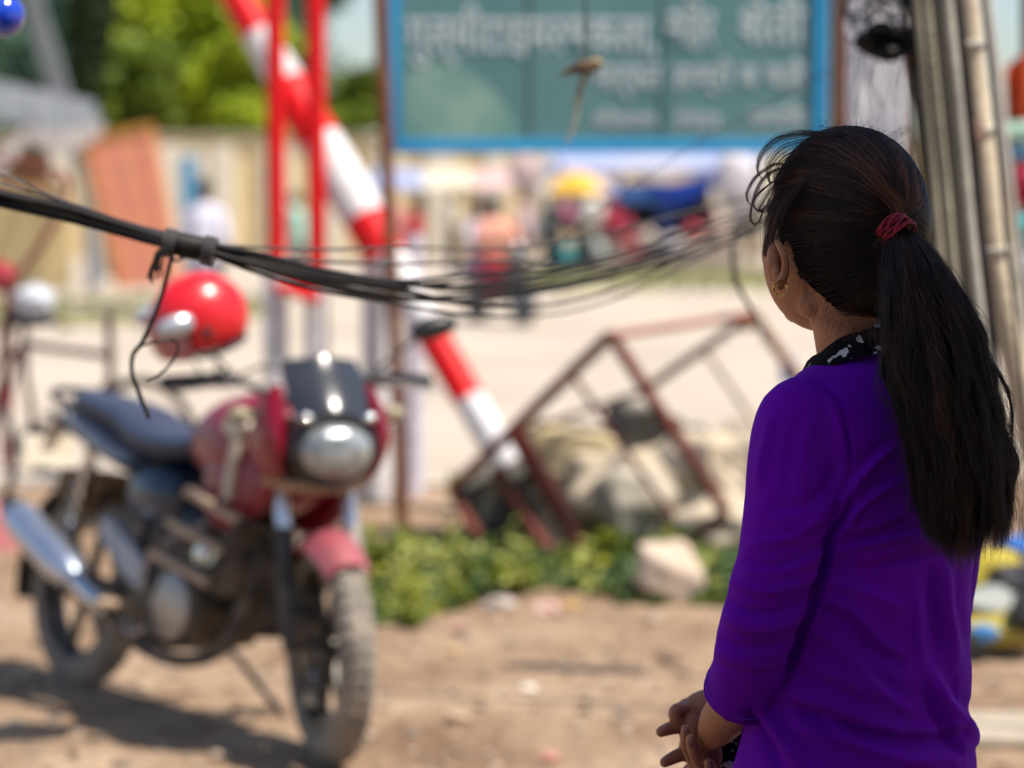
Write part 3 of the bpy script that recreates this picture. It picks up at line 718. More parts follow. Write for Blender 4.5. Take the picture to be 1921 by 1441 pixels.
tuft(950, 1110, 600, .20, .09, WEED[0], 34, 'low weed clump in front of the leaning concrete blocks')
tuft(875, 960, 250, .08, .20, WEED[1], 35, 'small sprig growing against the left end of the iron frame')

# ---- litter and pebbles on the dirt
LIT = [mat('pebble_pale', (.50, .42, .34), rough=.8), mat('pebble_grey', (.22, .19, .16), rough=.9), mat('pebble_brown', (.22, .13, .08), rough=.9)]
rg = random.Random(5)
for kx, (m, n) in enumerate(((LIT[0], 260), (LIT[1], 420), (LIT[2], 500))):
    mb = MB()
    for k in range(n):
        u = rg.uniform(-20, 1900); v = 1120 + 330 * rg.random(); g = gnd(u, v); r = .004 + .012 * rg.random() ** 3
        mb.ball((g.x, g.y, gh(g.x, g.y) + r * .3), (r * rg.uniform(.8, 1.8), r * rg.uniform(.8, 1.5), r * .6), Matrix.Rotation(rg.uniform(0, 3), 3, 'Z'), 6, 4)
    mb.build('gravel', m, kind='stuff', smooth=False)
def crumple(u, v, r, col, name, label, cat, seed):
    g = gnd(u, v); o = MB().ball((0, 0, 0), (r, r * .8, r * .4), None, 14, 8, .9, 2.5, seed).build(name, mat('litter_' + str(seed), col, tuple(min(1, c * 1.2) for c in col), rough=.6), smooth=False)
    o.location = g + Vector((0, 0, r * .2)); return tag(o, label, cat)
for i, (u, v, r, c, n_, l_, k_) in enumerate([
    (1026, 1148, .050, (.62, .42, .38), 'plastic_wrapper', 'pinkish white wrapper lying just in front of the weeds', 'litter'),
    (1068, 1138, .032, (.55, .36, .12), 'plastic_wrapper', 'small orange wrapper beside the pinkish white one', 'litter'),
    (935, 1140, .060, (.48, .42, .38), 'paper_scrap', 'greyish paper scrap at the edge of the weeds', 'litter'),
    (1225, 1162, .030, (.50, .42, .34), 'paper_scrap', 'pale scrap on the dirt below the cream stone', 'litter'),
    (990, 1293, .022, (.72, .66, .62), 'paper_scrap', 'small white scrap alone in the middle of the bare dirt', 'litter'),
    (912, 1307, .024, (.52, .38, .24), 'stone_chip', 'yellowish stone chip left of the white scrap', 'stone'),
    (855, 1350, .034, (.46, .34, .24), 'stone_chip', 'broad tan stone chip half sunk in the dirt near the front wheel', 'stone'),
    (1095, 1338, .020, (.07, .05, .04), 'dirt_clod', 'dark little clod on the bare dirt', 'clod'),
    (1030, 1422, .022, (.55, .25, .22), 'plastic_wrapper', 'pinkish wrapper on the dirt at the bottom edge', 'litter'),
    (1252, 1240, .035, (.12, .08, .06), 'dirt_clod', 'long dark clod left of the purple sleeve', 'clod'),
    (860, 1180, .03, (.48, .28, .24), 'plastic_wrapper', 'reddish wrapper on the dirt near the weeds and front wheel', 'litter'),
    (850, 1222, .022, (.55, .38, .2), 'stone_chip', 'ochre stone chip on the dirt right of the front wheel', 'stone'),
    (413, 1420, .026, (.42, .32, .24), 'stone_chip', 'pale stone chip in the motorcycle shadow', 'stone')]):
    crumple(u, v, r, c, n_, l_, k_, 50 + i)

# ---- overhead cables: a bundle that fans out into loose wires
CAB = mat('black_cable', (.006, .006, .007), (.018, .016, .015), scale=30, rough=.6, spec=.3)
CABG = mat('grey_cable', (.04, .04, .045), (.06, .055, .05), scale=30, rough=.5)
bund = thing('cable_bundle', 'thick sagging bundle of black cables crossing in front of the motorcycle', 'cables', at(300, 450, 3.6))
rg = random.Random(9)
base = [(-420, 268, 3.5), (-200, 318, 3.55), (0, 372, 3.6), (150, 408, 3.6), (310, 455, 3.6), (385, 468, 3.62), (480, 492, 3.66), (600, 522, 3.75), (740, 545, 3.95)]
ends = [[(880, 556, 4.1), (1100, 520, 4.35), (1300, 465, 4.7), (1480, 400, 4.9), (1700, 330, 5.0)],
        [(880, 536, 4.1), (1080, 512, 4.4), (1280, 452, 4.7), (1500, 380, 4.95), (1715, 300, 5)],
        [(880, 572, 4.1), (1040, 572, 4.5), (1180, 535, 4.55), (1290, 478, 4.7), (1420, 410, 4.95), (1700, 250, 5)],
        [(900, 530, 4.1), (1000, 505, 4.5), (1130, 400, 4.55), (1330, 265, 4.9), (1700, 60, 5)]]
off = [(-9, -13), (4, -14), (-3, -3), (10, -4), (-8, 8), (6, 9), (0, 16), (-2, -8), (9, 2)]
for k in range(9):
    ox, oy = off[k]; pts = []
    for i, (u, v, Y) in enumerate(base):
        tight = .55 if 4 <= i <= 5 else 1; ph = k * 1.3 + i * .9
        spread = 1 if i < 6 else 1 + (i - 5) * .22
        pts.append(at(u, v + oy * .85 * tight * spread + 3 * math.sin(ph), Y + ox * .0009 + .006 * math.cos(ph)))
    e = ends[k % 4]
    if k == 7: e = ends[0]
    for (u, v, Y) in e: pts.append(at(u, v + oy * 1.3 + 4 * math.sin(k * 2.1 + u * .004), Y + .012 * k))
    MB().tube(smooth_path(pts, 7), [(.0048 if k < 6 else .0036) * float(np.interp(i, [0, 50, 75], [1, .9, .55])) * (.45 if k == 3 and i > 60 else 1) for i in range(len(smooth_path(pts, 7)))], 8).build('cable', CAB, bund, world=True)
# the two lashings and their frayed ends
for (u, v) in ((318, 456), (392, 470)):
    c = at(u, v, 3.6); d = (at(u + 20, v + 5, 3.6) - c).normalized(); mb = MB()
    for j in range(3):
        mb.tube([c + d * (j - 1) * .006 + (d.orthogonal().normalized() * math.cos(a) + d.cross(d.orthogonal()).normalized() * math.sin(a)) * .0185 for a in [2 * math.pi * q_ / 14 for q_ in range(14)]], .0042, 6, closed=True)
    mb.build('lashing', CABG, bund, world=True)
mb = MB()
MB().tube([at(318, 452, 3.6), at(345, 461, 3.6), at(396, 470, 3.61)], [.016, .019, .018], 12).build('tape_wrap', CAB, bund, world=True)
for j in range(9):
    u = 300 + rg.uniform(-12, 12); mb.tube(smooth_path([at(316 + rg.uniform(-6, 8), 462, 3.58), at(u, 480 + rg.uniform(-5, 12), 3.57), at(u - 5 + rg.uniform(-8, 5), 505 + rg.uniform(0, 30), 3.57)], 4), .0016, 5)
mb.build('frayed_ends', CAB, bund, world=True, kind='stuff')
MB().tube(smooth_path([at(325, 470, 3.6), at(318, 500, 3.6), at(298, 570, 3.6), at(268, 640, 3.6), at(250, 665, 3.61), at(248, 700, 3.6), at(262, 740, 3.6), at(280, 785, 3.6)], 6), .0034, 8).build('hanging_cable', CAB, bund, world=True)
MB().tube(smooth_path([at(262, 650, 3.6), at(300, 640, 3.6), at(332, 642, 3.62), at(328, 672, 3.62), at(300, 702, 3.61), at(275, 712, 3.6)], 6), .002, 6).build('loop_wire', CAB, bund, world=True)
MB().tube(smooth_path([at(325, 470, 3.6), at(330, 490, 3.6), at(370, 470, 3.6)], 6), .002, 6).build('loop_wire', CAB, bund, world=True)
def wire(pts, r, label, m=CABG, name='wire', cat='wire', grp='loose wires'):
    o = MB().tube(smooth_path([at(*p) for p in pts], 8), r, 7).build(name, m); return tag(o, label, cat, grp)
wire([(-300, 225, 3.6), (0, 325, 3.7), (90, 365, 3.7), (230, 415, 3.7), (330, 440, 3.65), (420, 460, 3.7), (600, 468, 3.85), (760, 464, 4.1), (930, 468, 4.4), (1060, 452, 4.5), (1300, 395, 4.8), (1700, 290, 5)], .0022, 'single thin wire running just above the black cable bundle')
wire([(-300, 262, 3.6), (0, 345, 3.7), (120, 378, 3.7), (260, 425, 3.66), (400, 462, 3.66), (560, 488, 3.8), (760, 496, 4.1), (960, 490, 4.4), (1180, 500, 4.6), (1400, 432, 4.85), (1710, 330, 5)], .0026, 'second thin wire that dips below the first near the rusty sign pole')
wire([(1385, 420, 5.2), (1374, 470, 5.2), (1382, 530, 5.2), (1415, 590, 5.2), (1440, 640, 5.2)], .005, 'loose grey wire hanging in a bend beside the woman face', CABG)
wire([(1085, 170, 5), (1080, 225, 5), (1062, 270, 5)], .0035, 'pale string end dangling below the brown knot', mat('pale_string', (.42, .38, .3), rough=.8), 'string', 'string')
wire([(1100, -60, 5), (1098, 30, 5), (1098, 120, 5)], .003, 'dark string from which the brown knot hangs in front of the sign', CABG, 'string', 'string')
kn = thing('knotted_cord', 'brown knot of cord dangling in front of the teal sign', 'cord', at(1098, 125, 5))
MB().ball((0, 0, 0), (.026, .02, .014), None, 14, 10, .6, 3, 3).build('knot', mat('brown_cord', (.07, .05, .03), (.14, .10, .06), scale=30, rough=.9), kn)
MB().ball((.022, -.004, .006), (.014, .012, .011), None, 12, 8, .6, 3, 4).build('pale_knot', mat('tan_cord', (.35, .25, .15), rough=.9), kn)
MB().tube([(0, 0, 0), (-.03, 0, -.008), (-.052, 0, -.016)], [.012, .009, .002], 8).build('cord_end', MC['brown_cord'], kn)
MB().tube([(.0, 0, -.01), (-.012, 0, -.05), (-.018, 0, -.11)], [.005, .006, .002], 8).tube([(.01, 0, -.01), (.015, 0, -.03)], [.004, .002], 6).build('cord_tail', MC['tan_cord'], kn)
ob = thing('plastic_ball', 'glossy deep blue ball at the top left corner', 'ball', at(5, 28, 4.0))
MB().ball((0, 0, 0), .036, None, 28, 18).build('shell', mat('blue_gloss', (.004, .03, .40), (.006, .05, .5), rough=.12, coat=1), ob)
MB().tube([(0, 0, .034), (0, 0, .6)], .0015, 6).build('cord', CAB, ob)

# ---- leaning utility poles on the right
CP = mat('pale_concrete', (.60, .51, .39), (.48, .41, .31), scale=6, rough=.9, bump=.3)  # pale beige concrete of the leaning pole
GP = mat('grey_pole_steel', (.50, .48, .43), (.36, .34, .30), scale=5, rough=.7, bump=.2)
BP = mat('bamboo_pole', (.42, .385, .29), (.27, .245, .18), scale=7, rough=.7)
def ext(a0, a1, z0=0, z1=3.9):
    d = (a0 - a1) / (a0.z - a1.z); return a1 + d * (z0 - a1.z), a1 + d * (z1 - a1.z)
YU = 5.0
ut = thing('utility_pole', 'pale concrete utility pole leaning out of the right edge', 'pole', (at(2075, 900, YU).x, YU, 0))
PP = smooth_path([at(1770, -380, YU), at(1812, -20, YU), at(1834, 200, YU), at(1862, 443, YU), at(1884, 582, YU), at(1909, 700, YU), at(1940, 860, YU), at(2000, 1200, YU), at(2085, 1745, YU)], 5)
wb(MB().tube(PP, [.024 + .006 * i / len(PP) for i in range(len(PP))], 20), 'shaft', CP, ut)
for (u, v) in ((1822, 85), (1840, 245), (1868, 470)):
    c = at(u, v, YU); wb(MB().lathe([(.030, -.007), (.0335, -.004), (.0335, .004), (.030, .007)], c, (.12, 0, -1), 20), 'band', GP, ut)
for (u, v) in ((1800, 250), (1770, 262)):
    wb(MB().bar(at(u, v, YU - .04), at(1845, v - 12, YU - .03), .012, .03), 'bracket', mat('dull_pink_bracket', (.36, .22, .18), rough=.7), ut, bevel=.002)
labs = [('grey pipe lashed just left of the pale concrete pole', GP, .0215, [(1742, -380), (1775, 0), (1785, 104), (1797, 195), (1815, 420), (1834, 582), (1858, 760), (1880, 880)], -.10),
        ('grey pipe between the olive bamboo and the pipe nearest the concrete pole', GP, .012, [(1725, -380), (1757, 0), (1768, 110), (1782, 230), (1797, 420), (1812, 582), (1835, 760), (1852, 860)], -.08),
        ('olive bamboo pole beside the black cable strands', BP, .0125, [(1708, -380), (1738, 0), (1750, 120), (1763, 240), (1776, 400), (1792, 582), (1812, 760), (1830, 880)], -.15),
        ('thin bamboo pole peeping out just above the hair tie', BP, .009, [(1700, -380), (1722, 0), (1733, 120), (1745, 240), (1757, 400), (1772, 582), (1795, 760), (1812, 860)], -.12)]
for lab, m, r, pts, dy in labs:
    o = MB().tube(smooth_path([at(u, v, YU + dy) for u, v in pts], 4), r, 14)
    for k in range(7 if m is BP else 0): o.lathe([(r, -.004), (r * 1.15, 0), (r, .004)], at(*[pts[1 + k // 2][j] * (1 - .5 * (k % 2)) + pts[min(7, 2 + k // 2)][j] * .5 * (k % 2) for j in (0, 1)], YU + dy), (.1, 0, -1), 12)
    ob_ = o.build('support_pole', m); tag(ob_, lab, 'pole', 'poles lashed together')
ut2 = thing('utility_pole', 'thin grey pole just right of the pale concrete pole', 'pole', (at(2040, 500, 6.6).x, 6.6, 0))
p, q_ = ext(at(1852, 0, 6.6), at(1908, 480, 6.6)); wb(MB().tube([p, q_], .014, 12), 'shaft', GP, ut2)
strands = thing('cable_strands', 'black cables running down beside the bamboo poles', 'cables', at(1715, 200, YU))
for k in range(11):
    u = 1696 + k * 3.2 + rg.uniform(-3, 3); pts = [at(u + rg.uniform(-5, 5) + (v / 11), v, YU + rg.uniform(-.05, .02)) for v in (-60, 60, 170, 280, 400, 520, 640, 800)]
    MB().tube(smooth_path(pts, 5), rg.uniform(.003, .006), 7).build('cable', CAB, strands, world=True)
for (u0, r) in ((1729, .0035), (1748, .005), (1764, .004), (1793, .0055), (1800, .004), (1842, .004)):
    pts = [at(u0 + v * .105 + rg.uniform(-3, 3), v, YU - .19) for v in (-200, 0, 150, 300, 450, 582, 760, 860)]
    MB().tube(smooth_path(pts, 4), r, 7).build('cable', CAB, strands, world=True)
coil = thing('cable_coil', 'black coil of cable hung on the poles above the woman head', 'cables', at(1655, 75, YU))
c0 = at(1657, 76, YU - .05)
for k in range(16):
    rx_, rz_ = rg.uniform(.03, .056), rg.uniform(.018, .036); yo = rg.uniform(-.03, .03); xo = rg.uniform(-.008, .022)
    MB().tube([c0 + Vector((xo + rx_ * math.cos(a), yo + .01 * math.sin(3 * a + k), rz_ * math.sin(a) - .003 + .004 * math.sin(2 * a + k))) for a in [2 * math.pi * j / 26 for j in range(26)]], .0055, 7, closed=True).build('loop', CAB, coil, world=True)
MB().ball(c0 + Vector((.012, .02, 0)), (.044, .03, .026)).build('core', CAB, coil, world=True)
loops = thing('wire_loops', 'tangle of grey wire loops above the black coil', 'wires', at(1640, 20, YU))
WL = mat('pale_grey_wire', (.30, .31, .34), (.18, .19, .21), scale=20, rough=.5)
for k in range(20):
    c = at(1592 + rg.uniform(0, 95), 15 + rg.uniform(-50, 40), YU + rg.uniform(-.1, .1)); a_, b_ = rg.uniform(.012, .034), rg.uniform(.016, .042)
    MB().tube([c + Vector((a_ * math.cos(t), .02 * math.sin(t + k), b_ * math.sin(t))) for t in [2 * math.pi * j / 22 for j in range(22)]], .0024, 6, closed=True).build('wire', WL if k % 3 == 0 else CAB, loops, world=True)
for k in range(12):
    u = 1592 + k * 9 + rg.uniform(-4, 4)
    MB().tube(smooth_path([at(u + 12, 60, YU), at(u + rg.uniform(-6, 6), 150, YU), at(u + rg.uniform(-9, 9), 230, YU), at(u + 5, 330, YU)], 5), .0012, 5).build('wire', WL, loops, world=True)

sheet_m = mat('white_plastic', (.88, .88, .90), (.66, .68, .73), scale=9, rough=.5)
vs_ = []
for i in range(13):
    t = i / 12; vs_.append([at(1588 + 8 * k, -60 + 400 * t, 7.2) + Vector((0, .02 * math.sin(k * 2.2 + 2 * t), 0)) for k in range(15)] + [at(1588 + 8 * k, -60 + 400 * t, 7.21) + Vector((0, .02 * math.sin(k * 2.2 + 2 * t), 0)) for k in range(14, -1, -1)])
o = MB().loft(vs_).build('plastic_sheet', sheet_m); tag(o, 'white crinkled plastic sheet hanging beyond the head, left of the bamboo poles', 'sheet')
q_ = at(1707, -60, 7.25); o = MB().tube([(q_.x, 7.25, -.05), q_ + Vector((0, 0, .05))], .011, 8).bar(q_, at(1588, -60, 7.22), .012).build('sheet_post', RUST); tag(o, 'thin dark post with a crossbar from which the white crinkled sheet hangs', 'post')
# ---- cycle rickshaw on the left
RR = mat('rickshaw_red', (.26, .02, .025), (.14, .03, .03), scale=8, rough=.5)
DK = mat('dark_brown_tube', (.075, .03, .026), (.04, .025, .02), scale=8, rough=.5)
YK = 11.0
rk = thing('cycle_rickshaw', 'red cycle rickshaw with a cloth covered saddle behind the motorcycle', 'rickshaw', gnd(100, 990)); rk.location.y = YK + .2
def K(u, v, dy=0): return at(u, v, YK + dy)
def kt(name, pts, r, m, n=10, **k): return MB().tube([K(*p) for p in pts], r, n).build(name, m, rk, world=True, **k)
kt('top_tube', [(45, 645), (205, 668)], .017, DK); kt('head_tube', [(205, 590), (208, 725)], .020, DK)
kt('seat_tube', [(45, 590), (48, 700), (72, 850)], .016, DK); kt('down_tube', [(208, 715), (150, 780), (75, 855)], .017, DK)
kt('fork', [(208, 722), (240, 790), (268, 838, -.05)], .013, DK); kt('fork', [(208, 722, .05), (240, 790, .08), (268, 838, .05)], .013, DK)
MB().tube(smooth_path([K(118, 588, -.22), K(150, 578, -.2), K(200, 585, 0), K(250, 580, .2), K(290, 578, .24)], 5), .012, 10).build('handlebar', ALU, rk, world=True)
kt('rear_stay', [(40, 650), (20, 740), (5, 860)], .014, RR); kt('rear_stay', [(45, 640, .1), (0, 700, .1), (-20, 860, .1)], .012, RR)
def cyc_wheel(cu, cv, ang):
    c = K(cu, cv); ax = Vector((math.sin(ang), math.cos(ang), 0)); w = empty_part('wheel', rk)
    a_ = Vector((math.cos(ang), -math.sin(ang), 0)); b_ = Vector((0, 0, 1)); Rr = .32
    P_ = [c + (a_ * math.cos(t) + b_ * math.sin(t)) * Rr for t in [2 * math.pi * j / 48 for j in range(48)]]
    MB().tube(P_, .017, 8, closed=True).build('tyre', BLK, w, world=True)
    P_ = [c + (a_ * math.cos(t) + b_ * math.sin(t)) * (Rr - .024) for t in [2 * math.pi * j / 48 for j in range(48)]]
    MB().tube(P_, .009, 6, closed=True).build('rim', CHR, w, world=True)
    mb = MB()
    for j in range(28):
        t = 2 * math.pi * j / 28; mb.tube([c + ax * (.02 if j % 2 else -.02), c + (a_ * math.cos(t) + b_ * math.sin(t)) * (Rr - .03)], .0013, 4)
    mb.build('spokes', CHR, w, world=True, kind='stuff'); MB().tube([c - ax * .05, c + ax * .05], .018, 10).build('hub', ALU, w, world=True)
cyc_wheel(268, 843, .55); cyc_wheel(-70, 850, .55)
MB().ball(K(75, 832), (.10, .03, .10)).build('chainring', ENG, rk, world=True)
kt('crank', [(75, 832, -.06), (105, 870, -.06)], .009, ALU)
MB().tube([K(105, 870, -.10), K(105, 870, -.2)], .018, 8).build('pedal', BLK, rk, world=True)
MB().ball(K(58, 600), (.13, .09, .035)).build('saddle', BLK, rk, world=True)
MB().ball(K(62, 566), (.10, .10, .075), None, 22, 14, .3, 2, 4).build('saddle_cover', mat('plastic_cover', (.55, .60, .66), (.42, .45, .5), scale=6, rough=.35), rk, world=True)
kt('seat_support', [(12, 540), (18, 640), (2, 760)], .016, RR); kt('seat_support', [(30, 560), (10, 700), (14, 880)], .012, RR)
MB().ball(K(6, 520), (.065, .10, .07), None, 20, 12, .3, 2, 9).build('seat_cushion', mat('crimson_vinyl', (.35, .015, .03), rough=.45), rk, world=True, bevel=.01)
MB().tube(smooth_path([K(-90, 300), K(20, 302), K(100, 318), K(128, 345), K(112, 400), K(70, 470), K(28, 525), K(8, 600), K(0, 700)], 6), .0125, 10).build('hood_hoop', RR, rk, world=True)
MB().ball(K(0, 1020, -.6), (.13, .1, .17), None, 20, 12, .4, 2, 12).build('cloth_bundle', mat('pink_cloth', (.50, .14, .16), (.42, .2, .2), rough=.8), None)
o = bpy.data.objects['cloth_bundle']; tag(o, 'faded pink cloth bundle on the ground at the left edge', 'cloth')

# ---- roadside stall on the far left
YT = 38.0
stl = thing('market_stall', 'tumbledown stall roofed with grey sheets and a sagging white tarpaulin', 'stall', (at(40, 400, YT).x, YT, 0))
GS = mat('grey_roof_sheet', (.20, .21, .23), (.14, .15, .16), scale=1.2, rough=.6, metal=.2)
def P(u, v, d=0): return at(u, v, YT + d)
def quad(name, pts, m, par, th=.04, **k):
    a, b_, c, d = [Vector(x) for x in pts]; n = (b_ - a).cross(d - a).normalized() * th
    return MB().prism([a, b_, c, d], n).build(name, m, par, world=True, smooth=False, **k)
for i in range(5):
    u0, u1 = -120 + i * 60, -120 + (i + 1) * 60 - 2
    f0 = lambda u: 128 + (u + 120) * .21
    quad('roof_sheet', [P(u0, f0(u0), 1.2), P(u1, f0(u1), 1.2), P(u1 + 12, f0(u1) + 62 - (i == 4) * 12, -1.0), P(u0 + 12, f0(u0) + 78, -1.0)], GS, stl)
kt2 = lambda nm, pts, r, m: MB().tube([P(*p) for p in pts], r, 8).build(nm, m, stl, world=True)
gp = at(165, 400, YT); kt2('post', [(150, 300), (172, 400), (178, 545)], .13, mat('ash_grey_post', (.34, .36, .38), rough=.7)); kt2('post', [(-60, 260), (-58, 545)], .1, DK)
kt2('roof_pole', [(-110, 215, -.8), (60, 250, -.8)], .05, DK)
TW = mat('white_tarp', (.70, .66, .64), (.55, .5, .48), scale=1, rough=.6)
def drape(name, P0, P1, drop, sag, m, par, nseg=16, thick=.03):
    vs_ = []
    for i in range(nseg + 1):
        t = i / nseg; a = Vector(P0).lerp(Vector(P1), t); s_ = math.sin(math.pi * t)
        w = .06 * noise.noise(Vector((t * 5, drop, 1)))
        vs_.append([a + Vector((0, w, -sag * s_)), a + Vector((0, w + .05, -sag * s_ - drop * (.6 + .4 * s_))), a + Vector((0, w + .05 + thick, -sag * s_ - drop * (.6 + .4 * s_))), a + Vector((0, w + thick, -sag * s_))])
    return MB().loft(vs_).build(name, m, par, world=True)
drape('tarpaulin', P(45, 232, -1.2), P(192, 222, -1.2), .36, .12, TW, stl); drape('tarpaulin', P(-70, 300, -1.2), P(48, 238, -1.2), .34, .15, TW, stl)
quad('back_panel', [P(-130, 262, 1.0), P(95, 262, 1.0), P(95, 345, 1.0), P(-130, 345, 1.0)], mat('brown_cloth', (.20, .13, .06), (.36, .26, .12), scale=.9, rough=.9), stl)  # mottled brown sheet below the tarpaulins
quad('counter', [P(-130, 335, -.4), P(118, 335, -.4), P(112, 352, -.4), P(-130, 352, -.4)], mat('orange_board', (.5, .2, .1), rough=.7), stl)
quad('counter_front', [P(-130, 353, -.4), P(130, 353, -.4), P(135, 540, -.4), P(-130, 540, -.4)], mat('yellow_board', (.62, .48, .24), (.52, .4, .2), scale=1, rough=.8), stl)
# orange screen beside the stall
scn = thing('cloth_screen', 'orange and pink striped cloth screen leaning beside the stall', 'screen', (at(260, 400, 37).x, 37.0, 0))
OR1 = mat('orange_stripe', (.80, .34, .17), (.72, .30, .15), scale=4, rough=.8); OR2 = mat('pink_stripe', (.66, .22, .17), (.6, .22, .17), scale=4, rough=.8); GLD = mat('gold_trim', (.50, .27, .04), rough=.6)
def Q(u, v, d=0): return at(u, v, 37 + d)
TLx, TRx, BRx, BLx = (152, 262), (290, 236), (345, 536), (222, 540)
for k in range(6):
    t0, t1 = k / 6 + .006, (k + 1) / 6 - .006
    l = lambda A, B_, t: (A[0] + (B_[0] - A[0]) * t, A[1] + (B_[1] - A[1]) * t)
    quad('cloth_strip', [Q(*l(TLx, TRx, t0)), Q(*l(TLx, TRx, t1)), Q(*l(BLx, BRx, t1)), Q(*l(BLx, BRx, t0))], OR1 if k % 2 else OR2, scn, .05)
for j in range(1, 9):
    t = j / 9; a = l(TLx, BLx, t); b_ = l(TRx, BRx, t)
    MB().bar(Q(a[0], a[1], -.06), Q(b_[0], b_[1], -.06), .012, .02).build('cross_stripe', OR1 if j % 2 else OR2, scn, world=True)
MB().bar(Q(*TLx), Q(*BLx), .10, .1).build('edge_trim', GLD, scn, world=True); MB().bar(Q(*TLx), Q(*TRx), .08, .1).build('edge_trim', GLD, scn, world=True)
tg = thing('concrete_pole', 'grey pole tilted behind the stall roof at the upper left', 'pole', (at(140, 500, 45).x, 45, 0))
p, q_ = ext(at(60, 0, 45), at(105, 150, 45), 0, 6.5); MB().bar(p, q_, .32, .32).build('shaft', GS, tg, world=True)

# ---- blue awning stalls, parasol and goods across the road
aw = thing('tarp_stall', 'dark open stall under a sagging bright blue tarpaulin', 'stall', (at(1240, 400, 50).x, 50, 0))
BT = mat('blue_tarp', (.05, .20, .62), (.16, .32, .68), scale=.7, rough=.5); LTp = mat('lilac_tarp', (.36, .38, .52), (.25, .32, .55), scale=.6, rough=.6)
def A(u, v, d=0): return at(u, v, 50 + d)
quad('canopy', [A(1040, 285, 1), A(1430, 280, 1), A(1420, 318, -1.6), A(1020, 318, -1.6)], LTp, aw)
drape('canopy_valance', A(1030, 312, -1.7), A(1410, 300, -1.7), .35, .42, BT, aw, 24)
drape('canopy_valance', A(1215, 338, -1.9), A(1345, 315, -1.9), .42, .15, mat('royal_blue_tarp', (.01, .07, .5), rough=.5), aw, 14)
for (u, v) in ((1045, 300), (1180, 340), (1330, 320), (1425, 300)):
    p = A(u, v, -1.6); MB().tube([(p.x, p.y, 0), p], .05, 8).build('post', DK, aw, world=True)
quad('shade_sheet', [A(1165, 345, .8), A(1330, 345, .8), A(1330, 470, .8), A(1165, 470, .8)], mat('painted_stall_shade', (.02, .025, .045), rough=.9), aw)  # dark sheet painted as the shade under the blue tarpaulin
quad('side_curtain', [A(1060, 330, .9), A(1165, 330, .9), A(1165, 440, .9), A(1060, 440, .9)], mat('grey_lilac_curtain', (.18, .16, .22), rough=.9), aw)
quad('table', [A(1040, 452, -1.2), A(1400, 448, -1.2), A(1400, 458, -2.2), A(1040, 462, -2.2)], mat('plank_table', (.35, .28, .2), rough=.8), aw)
quad('table_skirt', [A(1040, 462, -2.2), A(1400, 458, -2.2), A(1400, 500, -2.2), A(1040, 504, -2.2)], mat('beige_skirt', (.46, .38, .32), rough=.9), aw)
def blob(name, label, cat, u, v, Y, r, col, seed, grp=None):
    o = MB().ball((0, 0, 0), r, None, 18, 12, .35, 2, seed).build(name, mat('goods_%d' % seed, col, tuple(c * .7 for c in col), scale=4, rough=.7)); o.location = at(u, v, Y); return tag(o, label, cat, grp)
G_ = 'goods on the stall across the road'
for i, (u, v, r, c, lab) in enumerate([(1165, 425, .28, (.35, .02, .05), 'crimson bag standing by the blue tarpaulin stall'), (1185, 470, .25, (.5, .12, .14), 'pink sack below the crimson bag'),
        (1300, 432, .16, (.55, .08, .1), 'small red parcel on the stall table'), (1215, 452, .24, (.5, .42, .36), 'beige sack on the stall table'), (1262, 458, .22, (.6, .55, .55), 'whitish sack right of the beige one'),
        (1235, 470, .3, (.03, .035, .06), 'black bag in front of the dark stall'), (1060, 490, .42, (.05, .25, .27), 'teal bundle on the cart'), (1110, 470, .36, (.3, .34, .33), 'grey green bundle on the cart'),
        (1068, 405, .26, (.45, .03, .18), 'magenta packets under the parasol'), (1040, 400, .2, (.15, .05, .3), 'violet packets under the parasol'), (1345, 440, .22, (.45, .3, .28), 'dusty pink bundle at the right end of the stall'), (1015, 430, .3, (.3, .33, .3), 'greenish grey basket beside the parasol')]):
    blob('goods_bag', lab, 'bag', u, v, 46.5, (r, r, r * .8), c, 80 + i, G_)
par = thing('parasol', 'yellow and white striped parasol over the vendor cart', 'parasol', (at(1080, 400, 45).x, 45, 0))
pc = at(1080, 318, 45)
pcol = [mat('parasol_white', (.72, .70, .66), rough=.6), mat('parasol_yellow', (.75, .42, .03), rough=.6), mat('parasol_lilac', (.55, .50, .66), rough=.6)]
for k in range(8):
    a0_, a1_ = 2 * math.pi * k / 8, 2 * math.pi * (k + 1) / 8; R_ = .78
    e0 = pc + Vector((R_ * math.cos(a0_), R_ * math.sin(a0_), -.42)); e1 = pc + Vector((R_ * math.cos(a1_), R_ * math.sin(a1_), -.42)); mm = (e0 + e1) / 2 + Vector((0, 0, .05))
    h0 = pc.lerp(e0, .6) + Vector((0, 0, .09)); h1 = pc.lerp(e1, .6) + Vector((0, 0, .09)); dn = Vector((0, 0, -.02))
    mb = MB().add([pc, h0, h1, e0, e1, pc + dn, h0 + dn, h1 + dn, e0 + dn, e1 + dn], [(0, 1, 2), (1, 3, 4, 2), (5, 7, 6), (6, 7, 9, 8), (3, 8, 9, 4)])
    mb.build('canopy_panel', pcol[[1, 1, 0, 1, 0, 1, 1, 2][k]], par, world=True, smooth=False)
MB().tube([(pc.x, pc.y, 0), pc], .03, 8).build('pole', DK, par, world=True)
drape('white_banner', at(1012, 320, 45.6), at(1160, 322, 45.6), .25, .05, pcol[0], par)
blob('hanging_bundle', 'pale pink bundle hung high above the stalls beside the rider', 'bundle', 985, 325, 48, (.28, .2, .42), (.62, .46, .46), 99)
blob('sack', 'large whitish sack hanging at the right end of the blue tarpaulin', 'sack', 1382, 345, 47, (.42, .3, .62), (.62, .58, .62), 100)
blob('sack', 'round white sack on the cart beneath the parasol', 'sack', 1106, 398, 44.5, (.27, .25, .27), (.72, .68, .64), 101)

